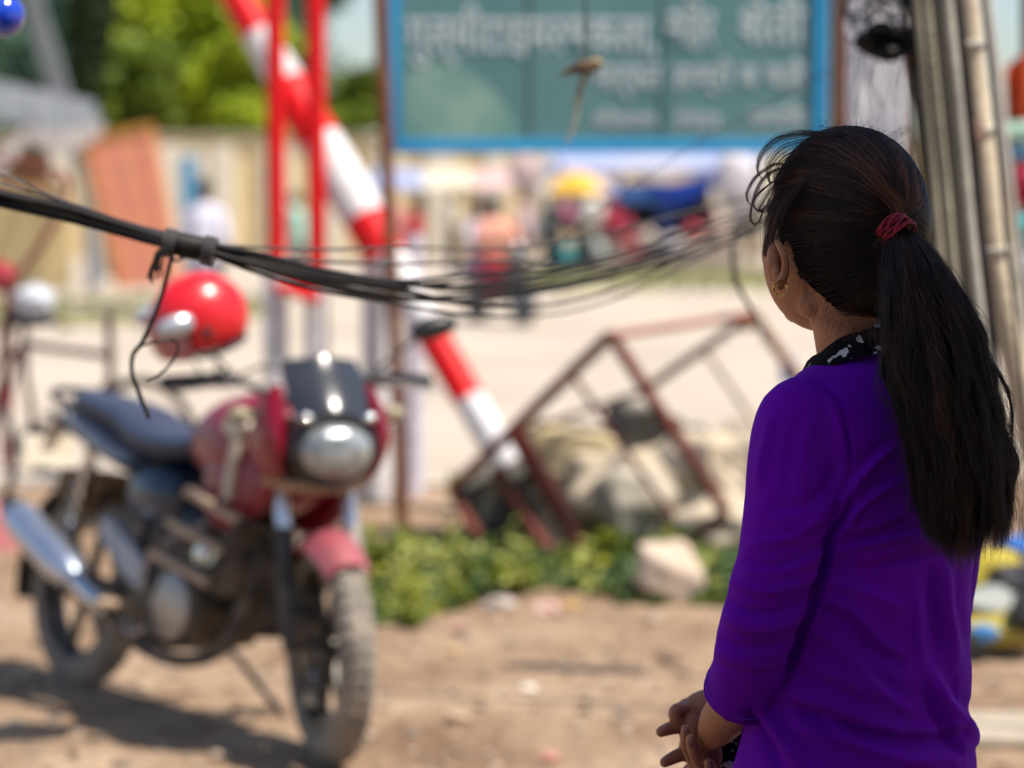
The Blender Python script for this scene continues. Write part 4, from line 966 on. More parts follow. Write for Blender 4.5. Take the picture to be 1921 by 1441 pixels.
# ---- people far off
SKN = mat('brown_skin', (.18, .08, .045), (.15, .065, .035), scale=8, rough=.5)
HAIRB = mat('black_hair_far', (.012, .010, .010), rough=.4)
def person(name_label, base, faceang, shirt, trouser, seated=False, hairm=HAIRB, ht=1.62, group=None):
    t = thing('person', name_label, 'person', base, faceang, group)
    k = ht / 1.7
    hip = .62 if seated else .9
    def V_(x, y, z): return Vector((x * k, y * k, z * k))
    # body: one skinned figure, facing +x
    bm = bmesh.new(); L = bm.verts.layers.skin.verify()
    def add(p, r, par=None):
        v = bm.verts.new(p); v[L].radius = (r, r) if not isinstance(r, tuple) else r
        if par: bm.edges.new((par, v))
        return v
    up = hip + (.0)
    pel = add(V_(0, 0, up), .13 * k); pel[L].use_root = True
    ch = add(V_(.03, 0, up + .33), .145 * k, pel); nk = add(V_(.03, 0, up + .53), .055 * k, ch); hd = add(V_(.05, 0, up + .62), .085 * k, nk); tp_ = add(V_(.05, 0, up + .73), .08 * k, hd)
    for s in (-1, 1):
        sh = add(V_(.02, s * .17, up + .46), .06 * k, ch)
        if seated:
            el = add(V_(.14, s * .24, up + .24), .042 * k, sh); wr = add(V_(.40, s * .22, up + .22), .028 * k, el); ha = add(V_(.47, s * .21, up + .23), .035 * k, wr)
            kn_ = add(V_(.42, s * .15, up - .05), .07 * k, pel); an = add(V_(.34, s * .17, up - .46), .04 * k, kn_); to = add(V_(.50, s * .17, up - .50), .035 * k, an)
        else:
            el = add(V_(-.02, s * .22, up + .20), .042 * k, sh); wr = add(V_(.05, s * .23, up - .03), .028 * k, el); ha = add(V_(.07, s * .23, up - .12), .034 * k, wr)
            kn_ = add(V_(.01, s * .10, .48), .06 * k, pel); an = add(V_(-.01, s * .10, .09), .04 * k, kn_); to = add(V_(.13, s * .11, .04), .035 * k, an)
    me = bpy.data.meshes.new('body'); bm.to_mesh(me); bm.free(); me.materials.append(SKN)
    o = bpy.data.objects.new('body', me); COL.objects.link(o); o.parent = t
    o.modifiers.new('skin', 'SKIN'); md = o.modifiers.new('sub', 'SUBSURF'); md.levels = md.render_levels = 1
    def ell(x, y, z, a, b_, n=16): return [V_(x + a * math.cos(q), y + b_ * math.sin(q), z) for q in [2 * math.pi * j / n for j in range(n)]]
    sh_ = MB().loft([ell(0, 0, up - .12, .15, .19), ell(.0, 0, up, .155, .185), ell(.02, 0, up + .2, .155, .18), ell(.03, 0, up + .38, .16, .21), ell(.03, 0, up + .49, .11, .17), ell(.03, 0, up + .54, .06, .07)])
    for s in (-1, 1):
        if seated: sh_.tube([V_(.02, s * .16, up + .46), V_(.14, s * .245, up + .24), V_(.30, s * .23, up + .23)], [.075 * k, .065 * k, .05 * k], 12)
        else: sh_.tube([V_(.02, s * .16, up + .46), V_(-.02, s * .23, up + .20), V_(.0, s * .235, up + .12)], [.075 * k, .065 * k, .06 * k], 12)
    sh_.build('shirt', shirt, t)
    tr = MB()
    for s in (-1, 1):
        if seated: tr.tube([V_(0, s * .08, up - .02), V_(.40, s * .15, up - .04), V_(.42, s * .155, up - .08), V_(.35, s * .17, up - .42)], [.11 * k, .085 * k, .085 * k, .06 * k], 12)
        else: tr.tube([V_(0, s * .085, up - .02), V_(.01, s * .10, .5), V_(-.01, s * .10, .10)], [.115 * k, .085 * k, .07 * k], 12)
    tr.build('trousers', trouser, t)
    MB().ball(V_(.035, 0, up + .70), (.105 * k, .09 * k, .10 * k)).build('hair', hairm, t)
    MB().ball(V_(.14, 0, up + .64), (.018, .014, .022)).build('nose', SKN, t)
    return t
WSH = mat('white_shirt', (.66, .64, .74), (.56, .55, .66), scale=4, rough=.8); PCH = mat('peach_shirt', (.66, .27, .18), (.6, .33, .25), scale=3, rough=.8)
NAV = mat('navy_trousers', (.02, .025, .05), rough=.8); REDT = mat('red_cloth', (.45, .02, .04), rough=.8); LIL = mat('lilac_shirt', (.50, .48, .60), rough=.8); PINKT = mat('pink_trousers', (.55, .16, .28), rough=.8)
g = gnd(385, 640); person('person in a white shirt with dark hair standing beyond the helmet', (g.x, g.y, 0), math.radians(75), WSH, NAV, ht=1.70)
# scooter with two riders
gb = gnd(935, 608)
scoot = thing('scooter', 'dark scooter carrying two riders on the far side of the road', 'scooter', (gb.x, gb.y, 0), math.radians(-62))
for xx in (-.55, .62):
    w = empty_part('wheel', scoot, (xx, 0, .26)); MB().lathe([(.16, -.05), (.2, -.055), (.25, -.045), (.265, 0), (.25, .045), (.2, .055), (.16, .05)], (0, 0, 0), (0, 1, 0), 28, closed=True).build('tyre', BLK, w)
    MB().lathe([(.16, -.03), (.03, -.04), (.03, .04), (.16, .03)], (0, 0, 0), (0, 1, 0), 20).build('rim', GREY, w)
MB().loft([ringyz(-.85, .62, .10, .06), ringyz(-.7, .58, .17, .14), ringyz(-.3, .50, .19, .2), ringyz(-.05, .45, .14, .16), ringyz(.0, .34, .12, .05)]).loft([ringyz(-.05, .30, .18, .03), ringyz(.4, .30, .18, .03)]).build('body', mat('scooter_black', (.02, .02, .03), rough=.2, coat=.8), scoot)
MB().loft([[Vector((.45 + .03 * math.cos(a) + .02 * t, .2 * math.sin(a) * (1 - .35 * t), .3 + .65 * t)) for a in [2 * math.pi * j / 14 for j in range(14)]] for t in (0, .3, .6, 1)]).build('leg_shield', MC['scooter_black'], scoot)
MB().tube([(.50, 0, .95), (.46, -.2, 1.0), (.40, -.34, 1.02)], .018, 8).tube([(.50, 0, .95), (.46, .2, 1.0), (.40, .34, 1.02)], .018, 8).build('handlebar', BLK, scoot)
MB().loft([ringyz(-.8, .74, .1, .03), ringyz(-.4, .74, .15, .05), ringyz(.0, .70, .13, .05)]).build('seat', BLK, scoot)
MB().ball((.52, 0, .88), (.06, .1, .09)).build('headlight', LENS, scoot)
def on(loc, par): return Vector((par.location.x + math.cos(par.rotation_euler.z) * loc[0] - math.sin(par.rotation_euler.z) * loc[1], par.location.y + math.sin(par.rotation_euler.z) * loc[0] + math.cos(par.rotation_euler.z) * loc[1], loc[2]))
person('person in a peach shirt and red trousers driving the far scooter', on((-.12, 0, .14), scoot), math.radians(-62), PCH, REDT, True, ht=1.66)
person('person in a lilac shirt and pink trousers on the back of the far scooter', on((-.50, .02, .16), scoot), math.radians(-62), LIL, PINKT, True, ht=1.6)
g = gnd(775, 560); person('person in a red shirt walking beyond the rusty sign pole', (g.x, g.y, 0), math.radians(10), REDT, LIL, ht=1.5)
for (u, v, sh, tr, lab) in ((1035, 520, mat('grey_shirt', (.3, .32, .34), rough=.8), NAV, 'person in a grey shirt standing by the vendor cart'), (1140, 512, REDT, NAV, 'person in a red shirt standing before the blue tarpaulin stall'),
                            (1250, 506, mat('blue_shirt', (.08, .15, .5), rough=.8), NAV, 'person in a blue shirt at the dark stall'), (1385, 508, WSH, NAV, 'person in a white shirt at the right end of the stall'),
                            (560, 560, mat('mint_shirt', (.35, .6, .5), rough=.8), NAV, 'person in a mint shirt between the two red posts')):
    g = gnd(u, v); person(lab, (g.x, g.y, 0), random.uniform(0, 6), sh, tr, ht=1.6)

for (u, v, sh, lab) in ((735, 545, mat('rose_shirt', (.6, .2, .2), rough=.8), 'person in a rose shirt just right of the rusty sign pole'), (848, 520, mat('cream_shirt', (.66, .6, .48), rough=.8), 'person in a cream shirt left of the scooter riders'),
                        (985, 525, mat('pale_pink_shirt', (.66, .46, .48), rough=.8), 'person in a pale pink shirt right behind the scooter'), (1100, 520, mat('lemon_shirt', (.66, .62, .4), rough=.8), 'person in a lemon shirt by the parasol pole'), (1330, 505, mat('wine_shirt', (.3, .03, .08), rough=.8), 'person in a wine red shirt near the right end of the blue tarpaulin')):
    g = gnd(u, v); person(lab, (g.x, g.y, 0), random.uniform(0, 6), sh, NAV, ht=1.62)
aw2 = thing('tarp_stall', 'low stall under a faded lilac and white cloth behind the scooter riders', 'stall', (at(900, 400, 56).x, 56, 0))
for j, (ua, ub, m_) in enumerate(((700, 790, LTp), (792, 880, mat('cream_awning', (.66, .6, .46), rough=.8)), (882, 1000, mat('pale_rose_awning', (.6, .42, .4), rough=.8)))):
    quad('awning_sheet', [at(ua, 318, 57), at(ub, 316, 57), at(ub + 6, 352, 54.6), at(ua - 6, 354, 54.6)], m_, aw2)
    p = at(ua, 352, 54.7); MB().tube([(p.x, p.y, 0), p], .05, 8).build('post', DK, aw2, world=True)
# ---- right edge: hanging cloths and heaps
def sack(u, v, Y, r, col, nm, lab, cat, seed, grp=None):
    o = MB().ball((0, 0, 0), r, None, 24, 16, .35, 1.8, seed).build(nm, mat('sack_%d' % seed, col, tuple(c * .75 for c in col), scale=12, rough=.6, bump=.3)); o.location = at(u, v, Y); return tag(o, lab, cat, grp)
g2 = 'bags heaped behind the woman'
sack(1858, 1075, 8.2, (.12, .12, .085), (.42, .34, .03), 'plastic_sack', 'yellow sack on top of the heap right behind the woman', 'sack', 61, g2)
sack(1912, 1030, 8.4, (.09, .1, .05), (.02, .12, .42), 'plastic_sack', 'blue sack crowning the heap at the right edge', 'sack', 62, g2)
sack(1900, 1085, 8.1, (.09, .09, .05), (.02, .02, .03), 'plastic_sack', 'black bag between the yellow sack and the grey one', 'sack', 63, g2)
sack(1850, 1130, 8.0, (.14, .12, .05), (.34, .36, .34), 'plastic_sack', 'grey white sack in the middle of the heap', 'sack', 64, g2)
sack(1880, 1180, 7.9, (.16, .12, .06), (.42, .34, .06), 'plastic_sack', 'long yellow sack at the bottom of the heap', 'sack', 65, g2)
sack(1845, 1188, 7.75, (.045, .05, .03), (.05, .22, .5), 'plastic_sack', 'little light blue bag against the long yellow sack', 'sack', 66, g2)
sack(1930, 1150, 7.8, (.07, .08, .06), (.03, .03, .03), 'plastic_sack', 'black bag at the very edge beside the long yellow sack', 'sack', 67, g2)
stp = thing('stone_step', 'pale topped straw brown block at the lower right corner', 'block', (at(1900, 1400, 6.7).x, 6.7, 0))
MB().box(at(1900, 1412, 6.7) + Vector((0, 0, -.06)), (.30, .3, .16)).build('body', mat('straw_block', (.22, .15, .08), (.36, .27, .15), scale=25, rough=.95, bump=.8), stp, world=True, bevel=.02)
MB().box(at(1900, 1362, 6.7) + Vector((0, 0, -.01)), (.34, .34, .035)).build('top_slab', mat('pale_slab', (.42, .36, .28), rough=.9), stp, world=True, bevel=.012)
oc = MB().loft([[at(1935 - k * 4, 95 + 12 * abs(k - 3), 9) + Vector((.10 * (k - 3) / 3 * (1 - t * .2), .04 * math.sin(k * 1.7), -t * .30)) for k in range(7)] + [at(1935 - k * 4, 95 + 12 * abs(k - 3), 9.03) + Vector((.10 * (k - 3) / 3 * (1 - t * .2), .04 * math.sin(k * 1.7), -t * .30)) for k in range(6, -1, -1)] for t in (0, .5, 1)]).build('hanging_cloth', mat('orange_red_cloth', (.50, .055, .01), (.6, .09, .02), scale=6, rough=.8))
tag(oc, 'bright orange red cloth hanging at the upper right edge', 'cloth')
for i, (u, v, r, c, lab) in enumerate([(1915, 250, (.09, .06, .05), (.30, .48, .38), 'pale green bag below the orange red cloth'), (1915, 285, (.06, .06, .04), (.12, .3, .5), 'sky blue bag under the pale green one'), (1922, 340, (.06, .06, .09), (.42, .01, .05), 'deep red bag hanging at the right edge'),
        (1918, 430, (.05, .05, .07), (.02, .35, .38), 'turquoise bag below the deep red one'), (1920, 500, (.04, .05, .05), (.3, .35, .4), 'greyish bag lowest in the hanging row'), (1925, 640, (.04, .05, .12), (.03, .16, .08), 'dark green cloth far down the right edge')]):
    sack(u, v, 9.0, r, c, 'hanging_bag', lab, 'bag', 70 + i, 'bags hanging at a shop front')
MB().tube([at(1925, -20, 9.1), at(1928, 1030, 9.1)], .02, 8).build('display_post', DK); tag(bpy.data.objects['display_post'], 'dark post on which the coloured bags hang at the right edge', 'post')
sack(1478, 695, 13.5, (.045, .05, .08), (.03, .2, .55), 'bottle', 'small blue bottle shaped thing on the road just above her shoulder', 'bottle', 77)

# ---- awning added out of view over the camera side: its shade falls on the woman
sh = thing('shade_awning', 'unseen tarpaulin awning added above the woman to shade her', 'awning', (2.4, .4, 0))
quad('canopy', [(.55, -2.2, 3.05), (4.2, -2.2, 3.05), (4.2, 2.85, 2.95), (.55, 2.85, 2.95)], mat('olive_tarp', (.14, .13, .10), rough=.8), sh)
for x in (.6, 4.15): MB().tube([(x, -2.1 if x < 1 else 2.8, 0), (x, -2.1 if x < 1 else 2.8, 3.0)], .03, 10).build('post', DK, sh, world=True)
wl2 = thing('sky_block_wall', 'unseen plastered wall added behind the viewer to block skylight', 'wall', (.6, -2.3, 0))  # unseen wall added to keep skylight off the woman's back
MB().box((0, 0, 1.4), (7, .15, 2.8)).build('wall_body', mat('dull_plaster', (.16, .14, .12), rough=.9), wl2)

# ================================================================== THE WOMAN
YW = 2.85
wo = thing('person', 'woman in a purple tunic with a long dark ponytail, seen from behind with hands clasped', 'person', (at(1610, 800, YW).x, YW, 0))
PHI = math.radians(40)
fv = Vector((-math.sin(PHI), math.cos(PHI), 0)); lv = Vector((-math.cos(PHI), -math.sin(PHI), 0)); zv = Vector((0, 0, 1))
SK = mat('warm_brown_skin', (.42, .175, .085), (.33, .125, .058), scale=14, rough=.48, bump=.12, bscale=220, sub=.12)
PUR = None
def remeshed(mb, voxel, smooth_it=0, fac=.5):
    me = bpy.data.meshes.new('tmp'); me.from_pydata([tuple(p) for p in mb.v], [], mb.f); me.update()
    bm = bmesh.new(); bm.from_mesh(me); bmesh.ops.recalc_face_normals(bm, faces=bm.faces); bm.to_mesh(me); bm.free()
    o = bpy.data.objects.new('tmp', me); COL.objects.link(o)
    r = o.modifiers.new('r', 'REMESH'); r.mode = 'VOXEL'; r.voxel_size = voxel
    if smooth_it: q = o.modifiers.new('s', 'SMOOTH'); q.iterations = smooth_it; q.factor = fac
    dg = bpy.context.evaluated_depsgraph_get(); out = bpy.data.meshes.new_from_object(o.evaluated_get(dg))
    bpy.data.objects.remove(o); return out
def rot_ring(c, a, b_, n=40, p=2.0, fw=0):
    r = []
    for k in range(n):
        t = 2 * math.pi * k / n; ca, sa = math.cos(t), math.sin(t)
        x = math.copysign(abs(ca) ** (2 / p), ca); y = math.copysign(abs(sa) ** (2 / p), sa)
        r.append(Vector(c) + lv * (a * x) + fv * (b_ * y + fw))
    return r
def Wp(u, v, Y=YW): return at(u, v, Y)
# ---- tunic
kt_ = MB()
rows = [(652, 1668, .046, .040), (667, 1657, .064, .050), (681, 1647, .086, .058), (696, 1640, .106, .066), (710, 1642, .118, .072), (730, 1643, .133, .080), (758, 1643, .147, .088), (800, 1640, .152, .096), (860, 1634, .148, .103), (960, 1628, .141, .107), (1080, 1626, .139, .104),
        (1200, 1624, .139, .101), (1320, 1614, .148, .110), (1441, 1604, .163, .118), (1560, 1600, .172, .128)]
rings = [rot_ring(Wp(u, v), a, b_, 48, 2.25) for (v, u, a, b_) in rows]
base = Wp(1600, 1560)
for (z, a, b_) in ((.62, .178, .135), (.45, .185, .145)):
    rings.append(rot_ring((base.x, YW, z), a, b_, 48, 2.2))
kt_.loft(rings)
sl = smooth_path([Wp(1545, 778, 2.80), Wp(1510, 800, 2.785), Wp(1493, 860, 2.77), Wp(1484, 950, 2.755), Wp(1467, 1050, 2.745), Wp(1442, 1130, 2.745), Wp(1420, 1205, 2.76), Wp(1406, 1262, 2.785), Wp(1391, 1302, 2.81)], 5)
n_ = len(sl); srad = [(.052, .062, .0555, .053, .0505, .049, .0475, .0465, .0470)[0]] * n_
key = [.050, .0595, .0555, .0535, .0510, .0490, .0470, .0460, .0475]
for i in range(n_):
    t = i / (n_ - 1) * 8; j = min(7, int(t)); srad[i] = key[j] + (key[j + 1] - key[j]) * (t - j)
kt_.tube(sl, srad, 32)
sr = smooth_path([Wp(1735, 775, 2.90), Wp(1765, 800, 2.93), Wp(1768, 900, 2.95), Wp(1760, 1050, 2.97), Wp(1735, 1180, 3.0), Wp(1650, 1260, 3.05), Wp(1560, 1290, 3.07)], 5)
kt_.tube(sr, [.05 + .0 * i for i in range(len(sr))], 24)
# stand of the back neckline
me = remeshed(kt_, .0036, 5, .6)
nv = len(me.vertices); co = np.empty(nv * 3); me.vertices.foreach_get('co', co); co = co.reshape(-1, 3)
no = np.empty(nv * 3); me.vertices.foreach_get('normal', no); no = no.reshape(-1, 3)
U_, V_ = uvof(co); back = np.clip((.25 - no[:, 1]) / .4, 0, 1)
def crease(poly, width, depth, taper=True):
    width = width * .78
    P_ = np.array([list(p)[:2] for p in [Vector((a, b_, 0)) for a, b_ in poly]]); P_ = np.array([list(p)[:2] for p in smooth_path([Vector((a, b_, 0)) for a, b_ in poly], 5)])
    best = np.full(nv, 1e9); tb = np.zeros(nv); m_ = len(P_) - 1
    for i in range(m_):
        a = P_[i]; d = P_[i + 1] - a; L2 = d @ d + 1e-9
        t = np.clip(((U_ - a[0]) * d[0] + (V_ - a[1]) * d[1]) / L2, 0, 1)
        sg_ = (U_ - a[0]) * d[1] - (V_ - a[1]) * d[0]
        dd_ = np.hypot(U_ - a[0] - t * d[0], V_ - a[1] - t * d[1])
        q = dd_ < np.abs(best); best = np.where(q, dd_ * np.sign(sg_ + 1e-9), best); tb = np.where(q, (i + t) / m_, tb)
    tp_ = np.sin(np.pi * np.clip(tb, .0, 1)) ** .5 if taper else np.ones(nv)
    x = best / width
    prof = np.exp(-x * x) * 1.0 - .55 * np.exp(-((x - 1.9) ** 2) * .8)      # fold with a rolled lip on one side
    return depth * prof * tp_
D_ = np.zeros(nv)
C_ = [([(1502, 716), (1548, 742), (1582, 790), (1596, 850), (1598, 920), (1580, 975)], 4, -.0022),
      ([(1512, 724), (1558, 752), (1578, 800), (1588, 860)], 9, .0022),
      ([(1600, 930), (1585, 970), (1560, 1010), (1548, 1070), (1520, 1140), (1497, 1215), (1470, 1300)], 9, -.007),
      ([(1575, 975), (1600, 915), (1650, 860), (1690, 830)], 11, .0035), ([(1585, 985), (1640, 930), (1700, 900)], 9, .003), ([(1570, 1005), (1640, 1000), (1700, 975)], 8, -.0035),
      ([(1560, 1035), (1640, 1020), (1730, 1000)], 7, .0038), ([(1560, 1060), (1640, 1065), (1720, 1040), (1790, 1045)], 12, -.003), ([(1545, 1095), (1610, 1105), (1690, 1140)], 14, .003),
      ([(1530, 1140), (1590, 1165), (1640, 1220), (1700, 1250)], 14, -.0042), ([(1520, 1180), (1580, 1220), (1650, 1300), (1720, 1340)], 16, .0042), ([(1490, 1260), (1560, 1290), (1640, 1330)], 16, -.004),
      ([(1460, 1330), (1540, 1340), (1640, 1380), (1740, 1390), (1810, 1375)], 13, -.0055), ([(1480, 1365), (1570, 1385), (1700, 1425), (1800, 1420)], 16, .0045), ([(1740, 1250), (1780, 1320), (1815, 1360), (1832, 1400)], 16, .0055),
      ([(1730, 1290), (1770, 1370), (1800, 1420)], 13, -.005), ([(1745, 1060), (1750, 1140), (1765, 1240)], 13, -.0028), ([(1775, 1060), (1782, 1150), (1795, 1250)], 13, .0030), ([(1715, 1080), (1722, 1180), (1740, 1290)], 14, .0022),
      ([(1400, 1330), (1440, 1390), (1470, 1450)], 15, -.0045), ([(1425, 1330), (1480, 1400), (1510, 1450)], 15, .0045), ([(1460, 1310), (1520, 1340), (1590, 1420)], 14, -.004),
      # sleeve
      ([(1570, 870), (1545, 920), (1500, 950), (1440, 950)], 14, -.0025), ([(1575, 930), (1540, 970), (1480, 1010), (1400, 1020)], 13, .0030), ([(1555, 1010), (1510, 1040), (1450, 1060), (1395, 1050)], 12, -.0030),
      ([(1535, 1080), (1490, 1100), (1430, 1110), (1370, 1090)], 11, .0034), ([(1515, 1120), (1470, 1145), (1410, 1150), (1362, 1125)], 11, -.0044), ([(1500, 1160), (1450, 1180), (1400, 1180), (1356, 1155)], 11, .0038),
      ([(1490, 1195), (1445, 1215), (1390, 1215), (1350, 1195)], 10, -.0035), ([(1480, 1240), (1430, 1250), (1380, 1240), (1342, 1225)], 12, .0026), ([(1448, 780), (1430, 850), (1420, 920)], 12, .0018), ([(1500, 780), (1480, 860), (1478, 960)], 16, -.0016)]
for (pl, w, d) in C_: D_ += crease(pl, w, d)
nz_ = np.array([noise.noise(Vector((c[0] * 9, c[1] * 9, c[2] * 22))) + .5 * noise.noise(Vector((c[0] * 30 + c[2] * 22, c[1] * 30, c[2] * 26 - c[0] * 14))) for c in co])
low = np.clip((1.45 - co[:, 2]) / .5, .15, 1)
rc = random.Random(12)
for k in range(26):      # short sharp pulls in the cloth round the elbow, the armpit and the waist
    zx, zy, sp_, an_ = rc.choice([(1450, 1180, 60, -.15), (1590, 1010, 60, -.5), (1690, 1150, 90, .3), (1620, 1360, 120, .25), (1770, 1330, 50, 1.1), (1500, 1050, 60, -.2)])
    x = zx + rc.uniform(-sp_, sp_) * .7; y = zy + rc.uniform(-sp_, sp_); a_ = an_ + rc.uniform(-.35, .35); l_ = rc.uniform(22, 55)
    D_ += crease([(x - l_ * math.cos(a_), y - l_ * math.sin(a_)), (x, y + rc.uniform(-5, 5)), (x + l_ * math.cos(a_), y + l_ * math.sin(a_))], rc.uniform(4, 7), rc.choice([-1, 1]) * rc.uniform(.0005, .0012))
D_ = D_ * 1.9 * back + nz_ * .0032 * low
vert = np.clip((.78 - co[:, 2]) / .3, 0, 1); ang = np.arctan2(co[:, 1] - YW, co[:, 0] - base.x); D_ += vert * .010 * np.sin(ang * 9 + 2 * np.sin(ang * 2))
# the tunic below the waist stays clear of the clasped hands; hem is open-cut at the bottom
co2 = co + no * D_[:, None]
me.vertices.foreach_set('co', (co2 - np.array([wo.location.x, wo.location.y, 0])).ravel()); me.update(); me.shade_smooth()
def cloth_mat():
    m = bpy.data.materials.new('purple_cotton'); m.use_nodes = True; N = m.node_tree.nodes; L = m.node_tree.links; b = N['Principled BSDF']
    tc = N.new('ShaderNodeTexCoord'); n = N.new('ShaderNodeTexNoise'); n.inputs['Scale'].default_value = 3; L.new(tc.outputs['Object'], n.inputs['Vector'])
    r = N.new('ShaderNodeValToRGB'); r.color_ramp.elements[0].color = (.16, .0006, .41, 1); r.color_ramp.elements[1].color = (.215, .0009, .55, 1); r.color_ramp.elements[0].position = .35; r.color_ramp.elements[1].position = .7
    L.new(n.outputs['Fac'], r.inputs[0]); L.new(r.outputs[0], b.inputs['Base Color'])
    b.inputs['Roughness'].default_value = .8; b.inputs['Sheen Weight'].default_value = .03; b.inputs['Sheen Roughness'].default_value = .4; b.inputs['Sheen Tint'].default_value = (.35, .08, 1, 1); b.inputs['Specular IOR Level'].default_value = .10
    sep = None; bp = N.new('ShaderNodeBump'); bp.inputs['Strength'].default_value = .6; bp.inputs['Distance'].default_value = .0008
    ws = []
    for d_ in ('X', 'Z'):
        w = N.new('ShaderNodeTexWave'); w.wave_type = 'BANDS'; w.bands_direction = d_; w.inputs['Scale'].default_value = 420; w.inputs['Distortion'].default_value = 1.2; w.inputs['Detail'].default_value = 1
        L.new(tc.outputs['Object'], w.inputs['Vector']); ws.append(w)
    ad = N.new('ShaderNodeMath'); ad.operation = 'ADD'; L.new(ws[0].outputs['Fac'], ad.inputs[0]); L.new(ws[1].outputs['Fac'], ad.inputs[1])
    n3 = N.new('ShaderNodeTexNoise'); n3.inputs['Scale'].default_value = 45; n3.inputs['Detail'].default_value = 4; mp = N.new('ShaderNodeMapping'); mp.inputs['Scale'].default_value = (1, 1, .35); L.new(tc.outputs['Object'], mp.inputs[0]); L.new(mp.outputs[0], n3.inputs['Vector'])
    bp2 = N.new('ShaderNodeBump'); bp2.inputs['Strength'].default_value = .5; bp2.inputs['Distance'].default_value = .003
    L.new(n3.outputs['Fac'], bp2.inputs['Height']); L.new(ad.outputs[0], bp.inputs['Height']); L.new(bp2.outputs[0], bp.inputs['Normal']); L.new(bp.outputs[0], b.inputs['Normal'])
    return m
PUR = cloth_mat()
me.materials.clear(); me.materials.append(PUR)
ko = bpy.data.objects.new('tunic', me); COL.objects.link(ko); ko.parent = wo
# sleeve hem: a turned edge and its stitching
hd_ = (sl[-1] - sl[-3]).normalized(); e1 = hd_.orthogonal().normalized(); e2 = hd_.cross(e1)
def hoop(off, rr, r, m, nm, wob=0): 
    return MB().tube([sl[-1] + hd_ * off + (e1 * math.cos(t) + e2 * math.sin(t)) * (rr + wob * math.sin(5 * t)) for t in [2 * math.pi * j / 60 for j in range(60)]], r, 8, closed=True).build(nm, m, wo, world=True)
hoop(-.002, .0442, .0022, PUR, 'sleeve_hem')
hoop(-.013, .0461, .0007, mat('violet_thread', (.15, .02, .50), rough=.7), 'hem_stitching')
# right sleeve end likewise needs nothing: it lies in front of the body

# ---- scarf collar
SC = mat('black_splashed_cloth', (.004, .004, .007), (.005, .006, .010), scale=40, rough=.9, spec=.15)
SCn = SC.node_tree; rn = [n for n in SCn.nodes if n.type == 'VALTORGB'][0]; nn = [n for n in SCn.nodes if n.type == 'TEX_NOISE'][0]
nn.inputs['Scale'].default_value = 62; nn.inputs['Detail'].default_value = 3; rn.color_ramp.elements[0].position = .605; rn.color_ramp.elements[1].position = .62; rn.color_ramp.elements[1].color = (.48, .46, .46, 1)
cc = Wp(1626, 660); rg = random.Random(3); coll = []
for j, (dz, r) in enumerate(((-.014, .0745), (-.008, .0735), (.000, .0695), (.008, .0650), (.0145, .0615), (.0165, .0590), (.010, .0575), (-.002, .058))):
    ring = []
    for k in range(64):
        a = 2 * math.pi * k / 64; ca = math.cos(a); d = (-fv) * ca + lv * math.sin(a)
        px = 50 * ca - 10; z = cc.z + px / 1591 + dz + .0015 * math.sin(a * 7 + j)
        ring.append(Vector((cc.x, YW + .0, z)) + d * (r + .0015 * math.sin(a * 5 + 2)) + fv * (.012 * (1 - ca) * .5))
    coll.append(ring)
MB().loft(coll, caps=False, closed=False).build('scarf_collar', SC, wo, world=True)

# ---- skin: head, neck, trunk, arms, hands, legs as one figure
HC = Wp(1583, 432, 2.872)
def hp_(f, l, z): return HC + fv * f + lv * l + zv * z
Rh = Matrix((fv, lv, zv)).transposed()
sk = MB()
def hb_(f, l, z, r): sk.ball(hp_(f, l, z), r, Rh, 32, 20)
hb_(-.005, 0, .012, (.094, .071, .102)); hb_(.034, 0, -.034, (.073, .069, .088)); hb_(.038, 0, -.077, (.052, .050, .034)); hb_(.072, 0, -.098, (.018, .020, .016))
for s in (-1, 1):
    hb_(.010, s * .044, -.082, (.024, .014, .022)); hb_(.072, s * .034, -.030, (.022, .022, .022)); hb_(.080, s * .024, .018, (.012, .022, .008))
sk.tube([hp_(.094, 0, .012), hp_(.106, 0, -.012), hp_(.116, 0, -.034)], [.006, .008, .011], 12)
hb_(.106, .011, -.038, (.009, .008, .007)); hb_(.106, -.011, -.038, (.009, .008, .007)); hb_(.099, 0, -.066, (.008, .021, .005)); hb_(.097, 0, -.075, (.008, .018, .0055))
sk.tube([hp_(-.018, 0, -.05), hp_(-.018, .002, -.10), Wp(1606, 640, 2.855), Wp(1622, 690, 2.85), Wp(1630, 740, 2.85)], [.058, .0505, .0485, .054, .07], 28)
sk.tube([hp_(.005, .035, -.085), Wp(1600, 690, 2.88)], [.02, .018], 12)
# trunk inside the clothes, and legs
sk.loft([rot_ring(Wp(u, v), a * .82, b_ * .78, 32) for (v, u, a, b_) in rows[5:14]] + [rot_ring((base.x, YW, .80), .135, .10, 32)])
for s in (-1, 1):
    hx = Vector((base.x, YW, 0)) + lv * (s * .065)
    sk.tube([hx + zv * .80, hx + zv * .60, hx + zv * .45, hx + zv * .30, hx + zv * .08], [.066, .06, .050, .050, .033], 20)
    sk.tube([hx + zv * .075 - fv * .03, hx + zv * .035 + fv * .06, hx + zv * .022 + fv * .15], [.033, .033, .022], 16)
def ear(side):
    if side > 0: P_ = [Wp(1457, 452, 2.812), Wp(1463, 462, 2.802), Wp(1470, 476, 2.797), Wp(1473.5, 492, 2.796), Wp(1473, 508, 2.797), Wp(1469, 521, 2.800), Wp(1465, 530, 2.803)]
    else:
        P_ = [hp_(-.002, -.076, -.012), hp_(-.012, -.086, -.018), hp_(-.018, -.088, -.035), hp_(-.014, -.086, -.050), hp_(-.004, -.080, -.062)]
    return P_
mA = remeshed(sk, .0026, 9, .6)
hs = MB()
